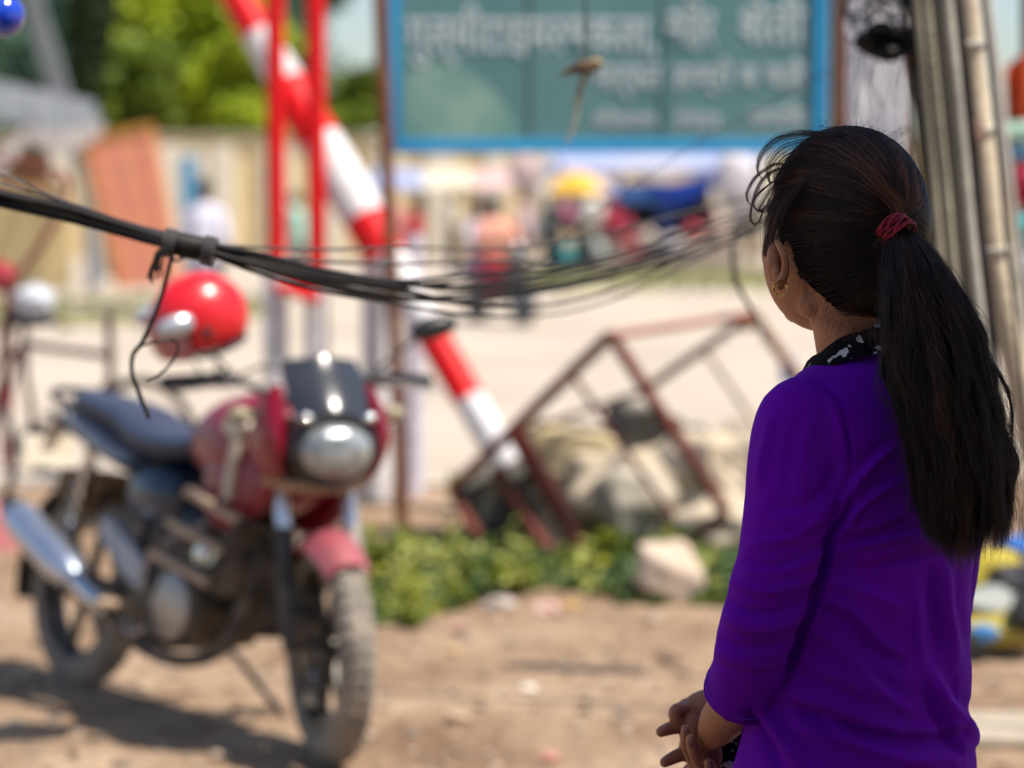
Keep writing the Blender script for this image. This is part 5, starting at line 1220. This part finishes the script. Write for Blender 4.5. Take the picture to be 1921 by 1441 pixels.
EL = smooth_path(ear(1), 3); hs.tube(EL, [.0030, .0036, .0040, .0043, .0045, .0046, .0046, .0046, .0046, .0046, .0046, .0048, .0050, .0052, .0055, .0058, .0060, .0060, .0054][:len(EL)], 12)
hs.ball(Wp(1463, 536, 2.803), (.0052, .0045, .006), None, 14, 10); hs.ball(Wp(1452, 492, 2.822), (.009, .010, .024), None, 16, 12); hs.ball(Wp(1458, 515, 2.813), (.006, .007, .012), None, 12, 8)
ER = ear(-1); hs.tube(ER, [.004, .005, .0055, .005, .006], 12)
# left arm: elbow in the sleeve, forearm forward and down to the clasp
hs.tube(smooth_path([Wp(1425, 1210, 2.77), Wp(1408, 1262, 2.79), Wp(1384, 1312, 2.83), Wp(1352, 1354, 2.875), Wp(1336, 1380, 2.905), Wp(1326, 1400, 2.92)], 4), [.038] * 5 + [.036 - .0014 * i for i in range(4)] + [.0300 - .0012 * i for i in range(4)] + [.0245 - .002 * i for i in range(8)], 24)
hs.ball(Wp(1322, 1424, 2.935), (.021, .016, .026), Matrix.Rotation(.5, 3, 'Y'), 20, 14)
def fing(pts, rr): hs.tube(smooth_path(pts, 4), [rr[min(len(rr) - 1, int(i / 4))] + (rr[min(len(rr) - 1, int(i / 4) + 1)] - rr[min(len(rr) - 1, int(i / 4))]) * (i % 4) / 4 for i in range(4 * (len(pts) - 1) + 1)], 14); hs.ball(pts[-1], rr[-1], None, 14, 10); hs.ball(pts[0], rr[0], None, 14, 10)
# left hand fingers, going down out of the picture and round the other palm
for k in range(4):
    fing([Wp(1318 - k * 8, 1434 + k * 3, 2.945 + k * .016), Wp(1298 - k * 8, 1462 + k * 2, 2.95 + k * .016), Wp(1278 - k * 6, 1478, 2.965 + k * .014), Wp(1266 - k * 4, 1470, 2.985 + k * .012)], [.0082, .0078, .0072, .0062])
# right forearm, from behind the body to the clasp
hs.tube(smooth_path([Wp(1640, 1265, 3.06), Wp(1520, 1290, 3.07), Wp(1420, 1300, 3.04), Wp(1350, 1310, 2.99)], 4), [.040 - .0015 * i for i in range(13)], 20)
# right hand back and palm
hs.ball(Wp(1318, 1332, 2.965), (.034, .018, .024), Matrix.Rotation(-.5, 3, 'Y'), 28, 18)
hs.ball(Wp(1294, 1348, 2.960), (.019, .018, .026), Matrix.Rotation(-.25, 3, 'Y'), 24, 16)
hs.ball(Wp(1298, 1372, 2.950), (.016, .015, .026), None, 20, 14)
hs.ball(Wp(1296, 1396, 2.948), (.0145, .013, .024), Matrix.Rotation(.2, 3, 'Y'), 20, 14)
# index with bent knuckle, thumb sticking out to the left
fing([Wp(1290, 1330, 2.955), Wp(1276, 1330, 2.945), Wp(1266, 1334, 2.94), Wp(1266, 1347, 2.938), Wp(1275, 1360, 2.94)], [.0098, .0084, .0078, .0074, .007])
fing([Wp(1288, 1362, 2.958), Wp(1268, 1364, 2.945), Wp(1252, 1368, 2.937), Wp(1240, 1373, 2.93)], [.0095, .0088, .0082, .0066])
# fingers of the right hand curling up round the back of the left one
fing([Wp(1302, 1425, 2.935), Wp(1292, 1408, 2.918), Wp(1287, 1388, 2.910), Wp(1286.5, 1368, 2.908)], [.0085, .008, .0074, .0062])
fing([Wp(1322, 1448, 2.925), Wp(1310, 1428, 2.902), Wp(1300, 1406, 2.893), Wp(1296, 1386, 2.890)], [.0085, .0082, .0076, .0063])
fing([Wp(1350, 1470, 2.915), Wp(1340, 1455, 2.90), Wp(1333, 1442, 2.893), Wp(1329, 1431, 2.89)], [.008, .0076, .007, .006])
fing([Wp(1296, 1412, 2.95), Wp(1276, 1416, 2.945), Wp(1260, 1423, 2.938), Wp(1247, 1430, 2.932)], [.0095, .009, .008, .0066])
mB_ = remeshed(hs, .0015, 3, .5)
bmj = bmesh.new(); bmj.from_mesh(mA); bmj.from_mesh(mB_)
me = bpy.data.meshes.new('body'); bmj.to_mesh(me); bmj.free()
nv2 = len(me.vertices); cb = np.empty(nv2 * 3); me.vertices.foreach_get('co', cb); cb = cb.reshape(-1, 3) - np.array([wo.location.x, wo.location.y, 0]); me.vertices.foreach_set('co', cb.ravel()); me.update()
me.materials.clear(); me.materials.append(SK); me.shade_smooth()
bo = bpy.data.objects.new('body', me); COL.objects.link(bo); bo.parent = wo
NAIL = mat('fingernail', (.34, .15, .115), (.30, .13, .10), rough=.3)
MB().ball(Wp(1295.5, 1393, 2.8825), (.0042, .0016, .0062), Matrix.Rotation(.1, 3, 'Y'), 14, 10).build('fingernail', NAIL, wo, world=True)
MB().ball(Wp(1286, 1373, 2.9015), (.0038, .0015, .0055), None, 14, 10).build('fingernail', NAIL, wo, world=True)
MB().ball(Wp(1329, 1436, 2.8835), (.0036, .0015, .0052), None, 14, 10).build('fingernail', NAIL, wo, world=True)
for s in (-1, 1):
    MB().ball(hp_(.083, s * .030, -.004), .0115, None, 18, 12).build('eye', mat('eye_white', (.7, .68, .65), rough=.2), wo, world=True)
    MB().ball(hp_(.0915, s * .031, -.004), (.0052,) * 3, None, 12, 8).build('iris', mat('dark_iris', (.01, .006, .004), rough=.1), wo, world=True)
MB().tube(smooth_path([hp_(.104, .018, -.0705), hp_(.107, 0, -.0705), hp_(.104, -.018, -.0705)], 4), .0022, 6).build('lips', mat('lip_line', (.18, .05, .04), rough=.4), wo, world=True)
TRS = mat('black_leggings', (.012, .012, .016), rough=.8)
for s in (-1, 1):
    hx = Vector((base.x, YW, 0)) + lv * (s * .075)
    MB().tube([hx + zv * .80, hx + zv * .60, hx + zv * .45, hx + zv * .30, hx + zv * .10], [.080, .075, .062, .062, .045], 20).build('trouser_leg', TRS, wo, world=True)
    MB().tube([hx + zv * .008 - fv * .045, hx + zv * .008 + fv * .15], .038, 16, flat=.25).build('sandal', BLK, wo, world=True)
MB().loft([[Wp(1370 + 27 * math.cos(a) + k * 2, v + 5 * math.sin(a * 2), 2.96 + .016 * math.sin(a)) for a in [2 * math.pi * j / 20 for j in range(20)]] for k, v in enumerate((1372, 1400, 1440, 1500, 1580))]).build('black_cloth', SC, wo, world=True)  # black cloth piece filling the gap between forearm and tunic
# earring
GO = mat('gold', (.85, .52, .12), (.75, .45, .1), rough=.18, metal=1)
ce = Wp(1464.5, 541.5, 2.795); ax1 = Vector((1, .15, 0)).normalized(); hpnts = []
for k in range(41):
    a = math.radians(-62) - math.radians(335) * k / 40
    hpnts.append(ce + ax1 * (.0085 * math.cos(a)) + zv * (.0086 * math.sin(a)) + Vector((0, .002 * math.sin(2 * a), 0)))
er = MB().tube(hpnts, [.0009 + .0003 * math.sin(math.pi * k / 40) for k in range(41)], 8); er.ball(hpnts[0], .0015, None, 8, 6); er.build('earring', GO, wo, world=True)

# ---- hair
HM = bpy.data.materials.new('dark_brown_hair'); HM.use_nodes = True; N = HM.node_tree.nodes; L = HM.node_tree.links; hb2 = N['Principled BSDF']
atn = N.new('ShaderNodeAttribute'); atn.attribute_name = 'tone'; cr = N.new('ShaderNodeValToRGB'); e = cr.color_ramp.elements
e[0].position = .1; e[0].color = (.007, .0035, .0034, 1); e[1].position = 1; e[1].color = (.26, .10, .055, 1); x = e.new(.62); x.color = (.021, .0092, .0075, 1); x = e.new(.82); x.color = (.07, .027, .018, 1)  # upper stops give brown locks and the painted highlights
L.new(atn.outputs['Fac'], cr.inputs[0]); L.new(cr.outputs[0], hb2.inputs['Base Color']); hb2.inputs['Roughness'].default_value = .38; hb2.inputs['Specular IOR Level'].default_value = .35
CAPM = mat('hair_mass', (.006, .004, .004), (.012, .007, .006), scale=30, rough=1, spec=0)
HR = np.array([.103, .083, .111]); CH = np.array(hp_(-.004, 0, .008)); AXM = np.array([list(fv), list(lv), list(zv)])
def surf(d, k=1.0):       # d: n x 3 unit directions in head axes -> world points on the combed hair surface
    h = np.hypot(d[:, 0], d[:, 1]); p = np.where(d[:, 2] < 0, 2.9, 2.05)
    r = 1 / (np.abs(h) ** p + np.abs(d[:, 2]) ** p) ** (1 / p)
    k = np.asarray(k).reshape(-1, 1) if np.ndim(k) else k
    q_ = (d * r[:, None] * k) * HR; q_[:, 2] *= np.where(d[:, 2] < 0, 1.07, 1.0)
    return CH + q_ @ AXM
def hairy(d):
    th_ = np.degrees(np.arctan2(np.abs(d[:, 1]), d[:, 0]))
    lim = np.interp(th_, [0, 35, 58, 70, 79, 83, 88, 104, 116, 128, 145, 165, 180], [.58, .50, .20, -.24, -.20, -.30, -.50, -.64, -.78, -.86, -.92, -.95, -.96])
    return d[:, 2] > lim
dT = np.array([-.975, .185, .02]); dT /= np.linalg.norm(dT)
# scalp mass
bmh = bmesh.new(); bmesh.ops.create_icosphere(bmh, subdivisions=6, radius=1)
dd_ = np.array([list(v.co.normalized()) for v in bmh.verts]); keep = hairy(dd_); pp = surf(dd_, .985) - np.array([wo.location.x, wo.location.y, 0])
bmh.verts.ensure_lookup_table()
for v, p, q in zip(bmh.verts, pp, keep): v.co = p; v.tag = not q
bmesh.ops.delete(bmh, geom=[v for v in bmh.verts if v.tag], context='VERTS')
me = bpy.data.meshes.new('hair'); bmh.to_mesh(me); bmh.free(); me.materials.append(CAPM); me.shade_smooth()
hairo = bpy.data.objects.new('hair', me); COL.objects.link(hairo); hairo.parent = wo
def strands_obj(name, arrs, rad, parent, tipf=.35, tone=None):
    hc_ = bpy.data.hair_curves.new(name); sizes = [len(a) for a in arrs]; hc_.add_curves(sizes)
    P_ = np.concatenate(arrs) - np.array([wo.location.x, wo.location.y, 0])
    hc_.attributes['position'].data.foreach_set('vector', P_.astype(np.float32).ravel())
    ra = hc_.attributes.get('radius') or hc_.attributes.new('radius', 'FLOAT', 'POINT')
    R_ = np.concatenate([(rad if np.ndim(rad) == 0 else rad[i]) * (1 - (1 - tipf) * np.linspace(0, 1, s) ** 3) for i, s in enumerate(sizes)])
    ra.data.foreach_set('value', R_.astype(np.float32))
    ta = hc_.attributes.new('tone', 'FLOAT', 'CURVE'); ta.data.foreach_set('value', (np.random.default_rng(2).uniform(.1, .9, len(arrs)) if tone is None else tone[:len(arrs)]).astype(np.float32))
    hc_.materials.append(HM); o = bpy.data.objects.new(name, hc_); COL.objects.link(o); o.parent = parent; return o
def slerp(a, b_, t):
    c = np.clip((a * b_).sum(1), -1, 1); om = np.arccos(c); so = np.sin(om) + 1e-6
    return (np.sin((1 - t) * om) / so)[:, None] * a + (np.sin(t * om) / so)[:, None] * b_
def comb(n, k0, k1, seed, n_pts=16, wob=.012, front=False):
    r = np.random.default_rng(seed); d = r.normal(size=(n * 3, 3)); d /= np.linalg.norm(d, axis=1)[:, None]; d = d[hairy(d)][:n]; n = len(d)
    if front: d = d[(d[:, 0] > .1)]; n = len(d)
    # strands gather in locks
    nl = 420; cen = r.normal(size=(nl, 3)); cen /= np.linalg.norm(cen, axis=1)[:, None]
    lock = np.argmax(d @ cen.T, axis=1); lk = r.uniform(k0, k1, nl)[lock]
    k = lk * .6 + r.uniform(k0, k1, n) * .4; out_ = []
    tgt = dT + r.normal(size=(n, 3)) * .055; tgt /= np.linalg.norm(tgt, axis=1)[:, None]
    ph = r.uniform(0, 6.28, n); pl = r.uniform(0, 6.28, nl)[lock]; am = r.uniform(.3, 1, n)
    side = np.cross(d, dT); side /= np.linalg.norm(side, axis=1)[:, None] + 1e-6
    pts_ = []
    for i in range(n_pts):
        t = i / (n_pts - 1); q = slerp(d, tgt, t * .985)
        q = q + side * ((wob * np.sin(ph + t * 7) * am + .035 * np.sin(pl + t * 3)) * math.sin(math.pi * t))[:, None]
        q /= np.linalg.norm(q, axis=1)[:, None]
        lift = 1 + (k) * math.sin(math.pi * min(1, t * .9 + .1)) ** .7
        # sag of the temple hair over the ear and a pull flat near the tie
        pts_.append(surf(q, lift))
    global TONE
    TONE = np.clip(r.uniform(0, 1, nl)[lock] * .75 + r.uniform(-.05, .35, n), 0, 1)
    hh = np.array([-.62, .12, .78]); TONE = np.clip(TONE + .34 * np.exp(-((1 - d @ (hh / np.linalg.norm(hh))) / .22) ** 2), 0, 1)  # crown highlight near the tie put into the strand tone
    A_ = np.stack(pts_, 1); return [A_[i] for i in range(n)]
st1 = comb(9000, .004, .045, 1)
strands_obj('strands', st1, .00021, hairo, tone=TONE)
# ponytail
rowP = np.array([(424, 1684, 9, 2.782, .008), (436, 1692, 20, 2.770, .014), (455, 1701, 36, 2.757, .024), (500, 1714, 58, 2.742, .034), (560, 1731, 78, 2.733, .040), (620, 1748, 94, 2.727, .043), (700, 1768, 98, 2.716, .043), (800, 1790, 96, 2.705, .042), (900, 1803, 95, 2.698, .040), (980, 1812, 93, 2.694, .036), (1060, 1815, 88, 2.694, .030)])
def pony(n, seed, smax=1.0, wav=1.0, npt=30, vext=0, lo=0.0):
    r = np.random.default_rng(seed); a = r.uniform(0, 2 * np.pi, n); q = np.sqrt(r.uniform(lo, 1, n)) * smax; s_ = q * np.cos(a); t_ = q * np.sin(a)
    nl = 90; cx_, cy_ = r.uniform(-1, 1, nl), r.uniform(-1, 1, nl); lock = np.argmin((s_[:, None] - cx_) ** 2 + (t_[:, None] - cy_) ** 2, axis=1)
    lp = r.uniform(0, 6.28, nl)[lock]; lf = r.uniform(.7, 1.5, nl)[lock]; la = r.uniform(.3, 1.3, nl)[lock]
    vend = np.interp(s_, [-1, -.6, -.2, .2, .6, 1], [950, 1004, 1034, 1022, 1004, 972]) + r.normal(size=n) * 17 - np.abs(r.normal(size=n)) ** 3 * 9 + r.normal(size=nl)[lock] * 9
    global TONE
    TONE = np.clip(r.uniform(0, 1, nl)[lock] * .6 + r.uniform(-.05, .47, n), 0, 1)
    ph = r.uniform(0, 6.28, n); fr = r.uniform(3, 8, n); am = np.abs(r.normal(size=n)) * wav; out_ = []
    for i in range(n):
        v0 = 424 + 6 * r.random(); v = v0 + (vend[i] - v0) * np.linspace(0, 1, npt) ** 1.05; tt = (v - 424) / 600
        c = np.interp(v, rowP[:, 0], rowP[:, 1]); hw = np.interp(v, rowP[:, 0], rowP[:, 2]); Y = np.interp(v, rowP[:, 0], rowP[:, 3]); dp = np.interp(v, rowP[:, 0], rowP[:, 4])
        lockw = 15 * la[i] * np.sin(lp[i] + tt * 10 * lf[i]) * np.clip(tt * 2.2, 0, 1) + 3.5 * la[i] * np.sin(lp[i] * 3 + tt * 27 * lf[i]) * np.clip(tt * 1.6, 0, 1)
        u = c + s_[i] * hw + lockw + am[i] * 2.6 * np.sin(ph[i] + tt * fr[i] * 4) * np.clip(tt * 3, 0, 1)
        Yv = Y + t_[i] * dp + .004 * np.sin(lp[i] * 2 + tt * 8) + am[i] * .0012 * np.cos(ph[i] + tt * fr[i] * 5)
        X = (u - 960.5) / F; Z = (720.5 - v) / F
        dy = Fw.y + Z * Up.y; dz = Fw.z + Z * Up.z; k = Yv / dy
        out_.append(np.stack([X * k, Yv, 1.5 + dz * k], 1))
    return out_
pcore = MB().loft([[at(c + math.cos(a) * hw * .80, v, Y + math.sin(a) * dp * .78) for a in [2 * math.pi * j / 28 for j in range(28)]] for (v, c, hw, Y, dp) in rowP[:-1]])
pob = pcore.build('ponytail', CAPM, wo, world=True)
PY = pony(9000, 4, 1.0, 1.3, 30, 0, .35)
strands_obj('strands', PY, .00022, pob, .25, TONE)
strands_obj('strands', pony(500, 5, 1.13, 4.0, 34, 0, .6), .00013, pob, .3)
# loose locks blown over the forehead
r = np.random.default_rng(8); fl = []
def lockc(pts, n, spr, Y0=2.845, yj=.015, uj=0.0):
    for i in range(int(n * 1.7)):
        sc_ = r.normal() * spr * 1.25; dy = r.normal() * yj; ph = r.uniform(0, 6.28); m_ = len(pts)
        P_ = []
        for j, p in enumerate(pts):
            w = math.sin(math.pi * (j + .6) / (m_ + .2)); P_.append(Vector((p[0] + sc_ * w * .8 + math.sin(ph + j) * .8 + uj * (m_ - j) * r.normal() * .1, p[1] + sc_ * w * .9 + math.cos(ph + j * 1.3) * .8, 0)))
        P_ = smooth_path(P_, 5); K_ = len(P_)
        fl.append(np.array([list(at(p.x, p.y, Y0 + dy + .02 * k / K_)) for k, p in enumerate(P_)]))
lockc([(1690, 300), (1640, 268), (1590, 255), (1558, 252), (1519, 250), (1490, 252), (1458, 261), (1437, 279), (1424, 299), (1421, 320), (1428, 335)], 26, 3.0)
lockc([(1660, 300), (1600, 272), (1550, 262), (1505, 266), (1470, 278), (1450, 298), (1440, 322), (1445, 345)], 34, 5)
lockc([(1640, 300), (1580, 285), (1530, 282), (1490, 292), (1465, 310), (1455, 335), (1458, 360)], 40, 6)
lockc([(1600, 300), (1550, 295), (1505, 305), (1478, 325), (1462, 350), (1450, 378), (1442, 400)], 50, 7)
lockc([(1480, 310), (1458, 308), (1439, 317), (1420, 331), (1407, 350), (1401, 366), (1403, 378), (1409, 385)], 14, 1.6)
lockc([(1500, 318), (1468, 316), (1445, 324), (1427, 341), (1416, 365), (1413, 382), (1417, 392), (1426, 395), (1436, 388), (1444, 370)], 16, 2.2)
lockc([(1470, 330), (1445, 345), (1425, 362), (1413, 377), (1408, 400), (1409, 414), (1415, 421), (1424, 415), (1430, 400), (1434, 385)], 12, 1.3)
lockc([(1500, 330), (1470, 338), (1447, 356), (1432, 378), (1425, 392), (1432, 398), (1444, 388), (1452, 372)], 14, 2)
lockc([(1480, 350), (1460, 372), (1447, 400), (1440, 430), (1436, 462), (1434, 480)], 60, 5, 2.84)
lockc([(1510, 340), (1480, 375), (1462, 410), (1452, 440), (1446, 470)], 80, 7, 2.82)
lockc([(1540, 450), (1527, 460), (1524, 478), (1515, 495), (1498, 509)], 3, 1, 2.775, .002)
strands_obj('loose_locks', fl, .00014, hairo, .4)
# flyaway hairs: crown, nape, tail edge
fy = []
for i in range(150):
    t = r.uniform(0, 1); d = np.array([[r.normal() * .6 - .1, r.normal() * .6, .75 + r.random()]]); d /= np.linalg.norm(d)
    p0 = surf(d, 1.02)[0]; tan = np.array([r.normal(), r.normal() * .3, r.normal() * .6]); nr = (p0 - CH); nr /= np.linalg.norm(nr); L_ = r.uniform(.015, .05)
    fy.append(np.array([p0 + tan * L_ * s_ * .6 + nr * .010 * math.sin(s_ * 3.0) * r.uniform(.4, 1.1) for s_ in np.linspace(0, 1, 9)]))
fy1 = fy; fy = []
for i in range(300):   # nape wisps
    u, v = r.uniform(1500, 1640), 0; v = np.interp(u, [1500, 1520, 1560, 1600, 1640], [530, 572, 590, 608, 620]) + r.uniform(-25, 12)
    a = at(u, v, np.interp(u, [1500, 1640], [2.795, 2.785])); fy.append(np.array([[a.x + s_ * r.uniform(.002, .004) * 3 * (1 if i % 2 else -.6), a.y - .003 * math.sin(3 * s_), a.z - s_ * .024 * (.4 + (i % 7) / 8)] for s_ in np.linspace(0, 1, 8)]))
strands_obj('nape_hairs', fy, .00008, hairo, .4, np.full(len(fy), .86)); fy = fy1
for i in range(170):   # along the right edge of the tail
    v = r.uniform(470, 960); hw = np.interp(v, rowP[:, 0], rowP[:, 2]); c = np.interp(v, rowP[:, 0], rowP[:, 1]); Y = np.interp(v, rowP[:, 0], rowP[:, 3])
    s_ = 1 if r.random() < .8 else -1; L_ = r.uniform(30, 110); b_ = r.uniform(6, 26)
    fy.append(np.array([list(at(c + s_ * (hw * .93 + b_ * math.sin(q * 2.6)) + .02 * L_ * q, v + L_ * q, Y)) for q in np.linspace(0, 1, 10)]))
strands_obj('flyaway_hairs', fy, .00011, hairo, .4)
# hair tie: three turns of crimson cord
TIE = mat('crimson_cord', (.42, .012, .05), (.20, .006, .022), scale=60, rough=.6, bump=.5, bscale=500)
ct = Vector(at(1680, 429, 2.765)); axt = (Vector(at(1706, 448, 2.755)) - Vector(at(1660, 412, 2.775))).normalized(); b1 = axt.orthogonal().normalized(); b2 = axt.cross(b1)
tm = empty_part('hair_tie', wo, ct - wo.location)
for k in range(7):
    ph = k * 1.25; tl_ = .28
    P_ = [ct + axt * ((k - 3) * .0022 + .0065 * math.sin(a + ph)) + (b1 * math.cos(a) + b2 * math.sin(a)) * (.0165 + .0016 * math.sin(2 * a + ph)) for a in [2 * math.pi * j / 48 for j in range(48)]]
    MB().tube(P_, .0019, 9, closed=True).build('cord', TIE, tm, world=True)
